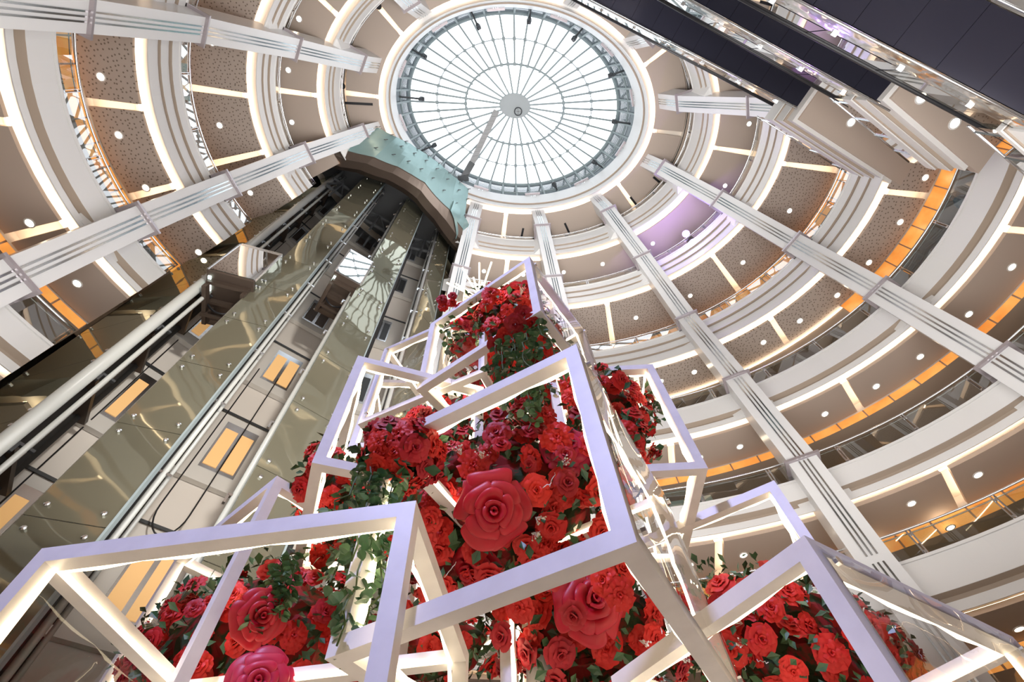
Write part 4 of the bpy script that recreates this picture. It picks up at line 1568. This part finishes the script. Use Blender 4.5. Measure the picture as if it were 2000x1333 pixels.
# three roses standing off the crown at the left, two by the upper bar
for (px, py, d, s) in [(863, 586, 3.9, .042), (884, 580, 3.9, .042), (866, 600, 3.9, .042), (882, 592, 3.9, .036)]:
    put_rose(PD(px, py, d), (EYE - PD(px, py, d)) + UPV * 2, s, 'small dark red rose sticking out left of the topmost light cube', 'roses sticking out at the left of the crown')
for (px, py, d, s) in [(1010, 567, 3.7, .06), (1028, 562, 3.7, .06), (1030, 583, 3.7, .055), (1005, 590, 3.7, .062), (1040, 600, 3.6, .07), (1036, 618, 3.5, .075)]:
    put_rose(PD(px, py, d), (EYE - PD(px, py, d)) + UPV, s, 'small red rose sticking out right under the topmost corner', 'roses under the topmost corner')

for (px, py, d, s) in [(1122, 1196, 1.72, .058), (1075, 1130, 1.85, .05), (1180, 1135, 1.8, .05), (1015, 1185, 1.8, .052), (985, 1243, 1.7, .052), (1210, 1160, 1.75, .05)]:
    put_rose(PD(px, py, d), (EYE - PD(px, py, d)) + RGT * R.uniform(-1, 1) + UPV * R.uniform(-1, .3), s, 'small scarlet rose standing proud around the giant dark rose under the lower bar', 'roses around the covered giant rose')

for (px, py, d, s) in [(1007, 634, 2.72, .060), (985, 655, 2.75, .048), (1022, 612, 2.8, .05), (1040, 628, 2.75, .045), (968, 672, 2.75, .045), (982, 700, 2.68, .04), (975, 728, 2.62, .042), (1030, 655, 2.7, .042)]:
    put_rose(PD(px, py, d), (EYE - PD(px, py, d)) + RGT * R.uniform(-.8, .8) + UPV * R.uniform(-1, .5), s, 'dark red rose among the ivy tumbling over the lower bar of the topmost cube', 'roses over the lower bar of the topmost cube')

# giant velvet roses: petals one by one
GL = [(2, 1.9, 0.02, 0.10, 0.10, 0.72, 0.02), (3, 1.35, 0.08, 0.27, 0.08, 0.72, 0.05), (3, 1.20, 0.16, 0.45, 0.02, 0.58, 0.14), (4, 0.95, 0.20, 0.68, -0.08, 0.40, 0.20), (5, 0.80, 0.22, 0.93, -0.18, 0.14, 0.22)]
def giant_rose(px, py, d, size, lab, m, tilt=(0, 0), seed=1):
    p = PD(px, py, d)
    root = thing('giant_rose', p, lab, 'rose', 'giant velvet roses')
    rs = random.Random(seed)
    nrm = ((EYE - p).normalized() + RGT * tilt[0] + UPV * tilt[1]).normalized()
    root.rotation_euler = nrm.to_track_quat('Z', 'Y').to_euler()
    root.scale = (size,) * 3
    for (cnt, half, rb, rt, zb, zt, curl) in GL:
        p0 = rs.uniform(0, 6)
        for i in range(cnt):
            mb = MB()
            petal(mb, p0 + 2 * PI * i / cnt + rs.uniform(-.15, .15), half, rb, rt * rs.uniform(.93, 1.07), zb, zt * rs.uniform(.95, 1.05), curl, rs, 9, 8, ruff=0.02)
            o = mb.build('petal', m, None, True)
            sol = o.modifiers.new('solid', 'SOLIDIFY')
            sol.thickness = 0.055
            sol.offset = 0
            ss = o.modifiers.new('sub', 'SUBSURF')
            ss.levels = 1
            ss.render_levels = 1
            o.parent = root
    return root
giant_rose(963, 996, 1.98, 0.138, 'giant red velvet rose facing the camera in the centre', M_giant, (0.05, -0.05), 4)
giant_rose(1148, 1180, 1.92, 0.128, 'giant dark red rose half covered by small ones, below the lower bar', M_giant, (0.5, 0.35), 5)
giant_rose(1108, 878, 2.25, 0.105, 'large rosy pink rose right of the centre beside the clear sheet', M_pink, (0.2, 0.6), 6)
giant_rose(508, 1205, 1.95, 0.095, 'large red rose in the middle of the left mound', M_giant, (0.3, 0.1), 7)
giant_rose(505, 1338, 1.75, 0.11, 'large pink rose cut by the bottom edge in the left mound', M_pink, (0.0, 0.3), 8)
giant_rose(922, 615, 3.75, 0.17, 'large dark red rose high in the crown below the starburst lamp', M_giant, (-0.3, 0.9), 9)
giant_rose(925, 1105, 2.15, 0.11, 'large shadowed dark rose just below left of the giant centre rose', M_giant, (-0.5, -0.5), 10)

# ------------------------------------------------------------------ hanging ivy
def ivy(px, py, d, length, seed, lab, grp, density=1.0, sway=0.04):
    rs = random.Random(seed)
    p = PD(px, py, d)
    pts = [p]
    L = 0
    while L < length:
        st = 0.05
        p = p + Vector((rs.gauss(0, sway * .35), rs.gauss(0, sway * .35), -st))
        pts.append(p)
        L += st
    root = thing('ivy_vine', pts[0].copy(), lab, 'vine', grp)
    mb = MB()
    mb.tube(pts, 0.003, 4)
    mb.build('stem', M_stem, root)
    mb = MB()
    for i in range(int(length / 0.013 * density)):
        t = rs.uniform(0, 1) * (len(pts) - 1)
        k = min(int(t), len(pts) - 2)
        q = pts[k].lerp(pts[k + 1], t - k)
        a = rs.uniform(0, 6.28)
        dd = Vector((math.cos(a), math.sin(a), rs.uniform(-.9, .1))).normalized()
        s = rs.uniform(0.028, 0.045)
        q2 = q + dd * 0.018
        nn = (Vector((rs.gauss(0, .5), rs.gauss(0, .5), 1))).normalized()
        side = dd.cross(nn).normalized()
        up = side.cross(dd)
        b = up * s * 0.10
        prof = [(0.0, 0.0), (0.12, 0.38), (0.45, 0.50), (0.8, 0.28), (1.0, 0.0)]
        c = [q2 + dd * s * x for x, y in prof]
        Lf = [q2 + dd * s * x + side * s * y + b * (y > 0) for x, y in prof]
        Rt = [q2 + dd * s * x - side * s * y + b * (y > 0) for x, y in prof]
        mb.face([c[0], Lf[1], Lf[2], Lf[3], c[4]])
        mb.face([c[4], Rt[3], Rt[2], Rt[1], c[0]])
    o = mb.build('foliage', M_ivy, root)
    return root
gi = 0
for grp, lab, L in [('ivy hanging from the crown', 'trailing ivy strand hanging from the crown over the centre', [(968, 672, 2.72, .42), (980, 665, 2.72, .55), (993, 655, 2.72, .62), (1006, 652, 2.7, .66), (1018, 650, 2.72, .60), (1030, 640, 2.72, .48), (1042, 632, 2.74, .40), (1052, 628, 2.76, .42), (1012, 690, 2.7, .6)]),
                    ('ivy on the left of the crown', 'ivy strand at the upper left inside the topmost light cube', [(885, 620, 3.7, .3), (905, 618, 3.75, .35), (925, 610, 3.75, .42), (945, 612, 3.75, .4), (962, 616, 3.75, .38), (895, 640, 3.7, .3)]),
                    ('ivy on the left of the central mound', 'trailing ivy strand hanging down left of the giant rose', [(722, 880, 1.86, .34), (738, 875, 1.86, .42), (752, 880, 1.84, .46), (768, 885, 1.84, .44), (784, 890, 1.86, .36), (800, 880, 1.86, .28), (716, 930, 1.84, .34), (734, 940, 1.84, .36), (750, 950, 1.84, .36), (706, 990, 1.82, .26)]),
                    ('ivy in front of the low cube', 'loose ivy strand dangling over the small bar at bottom centre', [(722, 1080, 1.50, .20), (734, 1070, 1.50, .24), (700, 1140, 1.42, .16), (690, 1180, 1.36, .12), (712, 1060, 1.5, .22)])]:
    for (px, py, d, ln) in L:
        gi += 1
        ivy(px, py, d, ln, 40 + gi, lab, grp, 1.3 if 'central' in grp else (0.9 if 'crown' in grp else 1.0))
for (px, py, d, ln) in [(560, 1085, 2.2, .3), (572, 1090, 2.2, .32), (548, 1100, 2.2, .28), (585, 1075, 2.2, .3)]:
    gi += 1
    ivy(px, py, d, ln, 40 + gi, 'ivy strand on top of the left mound, under the back left cube', 'ivy on top of the left mound', 2.0)

# white filler flowers
for (mi, cnt) in ((0, 9), (1, 10), (5, 7), (6, 9), (2, 3)):
    ms = MASSES[mi][-1]
    for i in range(cnt):
        u = Vector((rs.uniform(-.8, .8), rs.uniform(-.8, .8), 0))
        if u.length > .9:
            u *= .9 / u.length
        u.z = -math.sqrt(max(0, 1 - u.length_squared))
        p = ms.pt(u, 1.12)
        mb = MB()
        for j in range(12):
            q = p + Vector((rs.gauss(0, .012), rs.gauss(0, .012), rs.gauss(0, .012)))
            for t in range(2):
                mb.disc(q, .0045, Vector((rs.gauss(0, 1), rs.gauss(0, 1), rs.gauss(0, 1))), 5)
            mb.tube([q, ms.pt(u, 1.0)], 0.0008, 3, cap=False)
        tag(mb.build('filler_sprig', M_gyp), 'tiny white filler flower sprig in the ' + MASSES[mi][10].replace('roses of the ', ''), 'sprig', 'white sprigs in the ' + MASSES[mi][10].replace('roses of the ', ''))

# bare white wire globe beside the left flank, thin silver twigs
root = thing('wire_spiral', PD(690, 1075, 2.5), 'curled bare white wire hanging left of the ivy', 'wire decoration')
for j, ph in enumerate((0, .5, 1.0, 1.5)):
    mb = MB()
    c = PD(678, 1062, 2.55)
    mb.tube([c + RGT * 0.15 * math.cos(t + ph) + UPV * 0.10 * math.sin(t) + FWD * 0.06 * math.sin(t * 2 + ph) for t in [PI * (0.9 + i / 12) for i in range(13)]], 0.004, 5)
    mb.build('wire', M_frame, root, True)
for i in range(26):
    ms = MASSES[rs.choice([0, 1, 5, 6])]
    u = Vector((rs.uniform(-.75, .75), rs.uniform(-.75, .75), 0))
    u.z = -math.sqrt(max(0, 1 - u.length_squared))
    p = ms[-1].pt(u, 1.05)
    d = Vector((rs.gauss(0, 1), rs.gauss(0, 1), rs.gauss(0, 1))).normalized()
    mb = MB()
    mb.tube([p + d * 0.07 * t / 6 + Vector((rs.gauss(0, .003), rs.gauss(0, .003), rs.gauss(0, .003))) - FWD * 0.02 for t in range(7)], 0.0018, 4)
    tag(mb.build('silver_twig', M_frame), 'short thin silver twig poking out of the ' + ms[10].replace('roses of the ', ''), 'twig', 'silver twigs in the ' + ms[10].replace('roses of the ', ''))
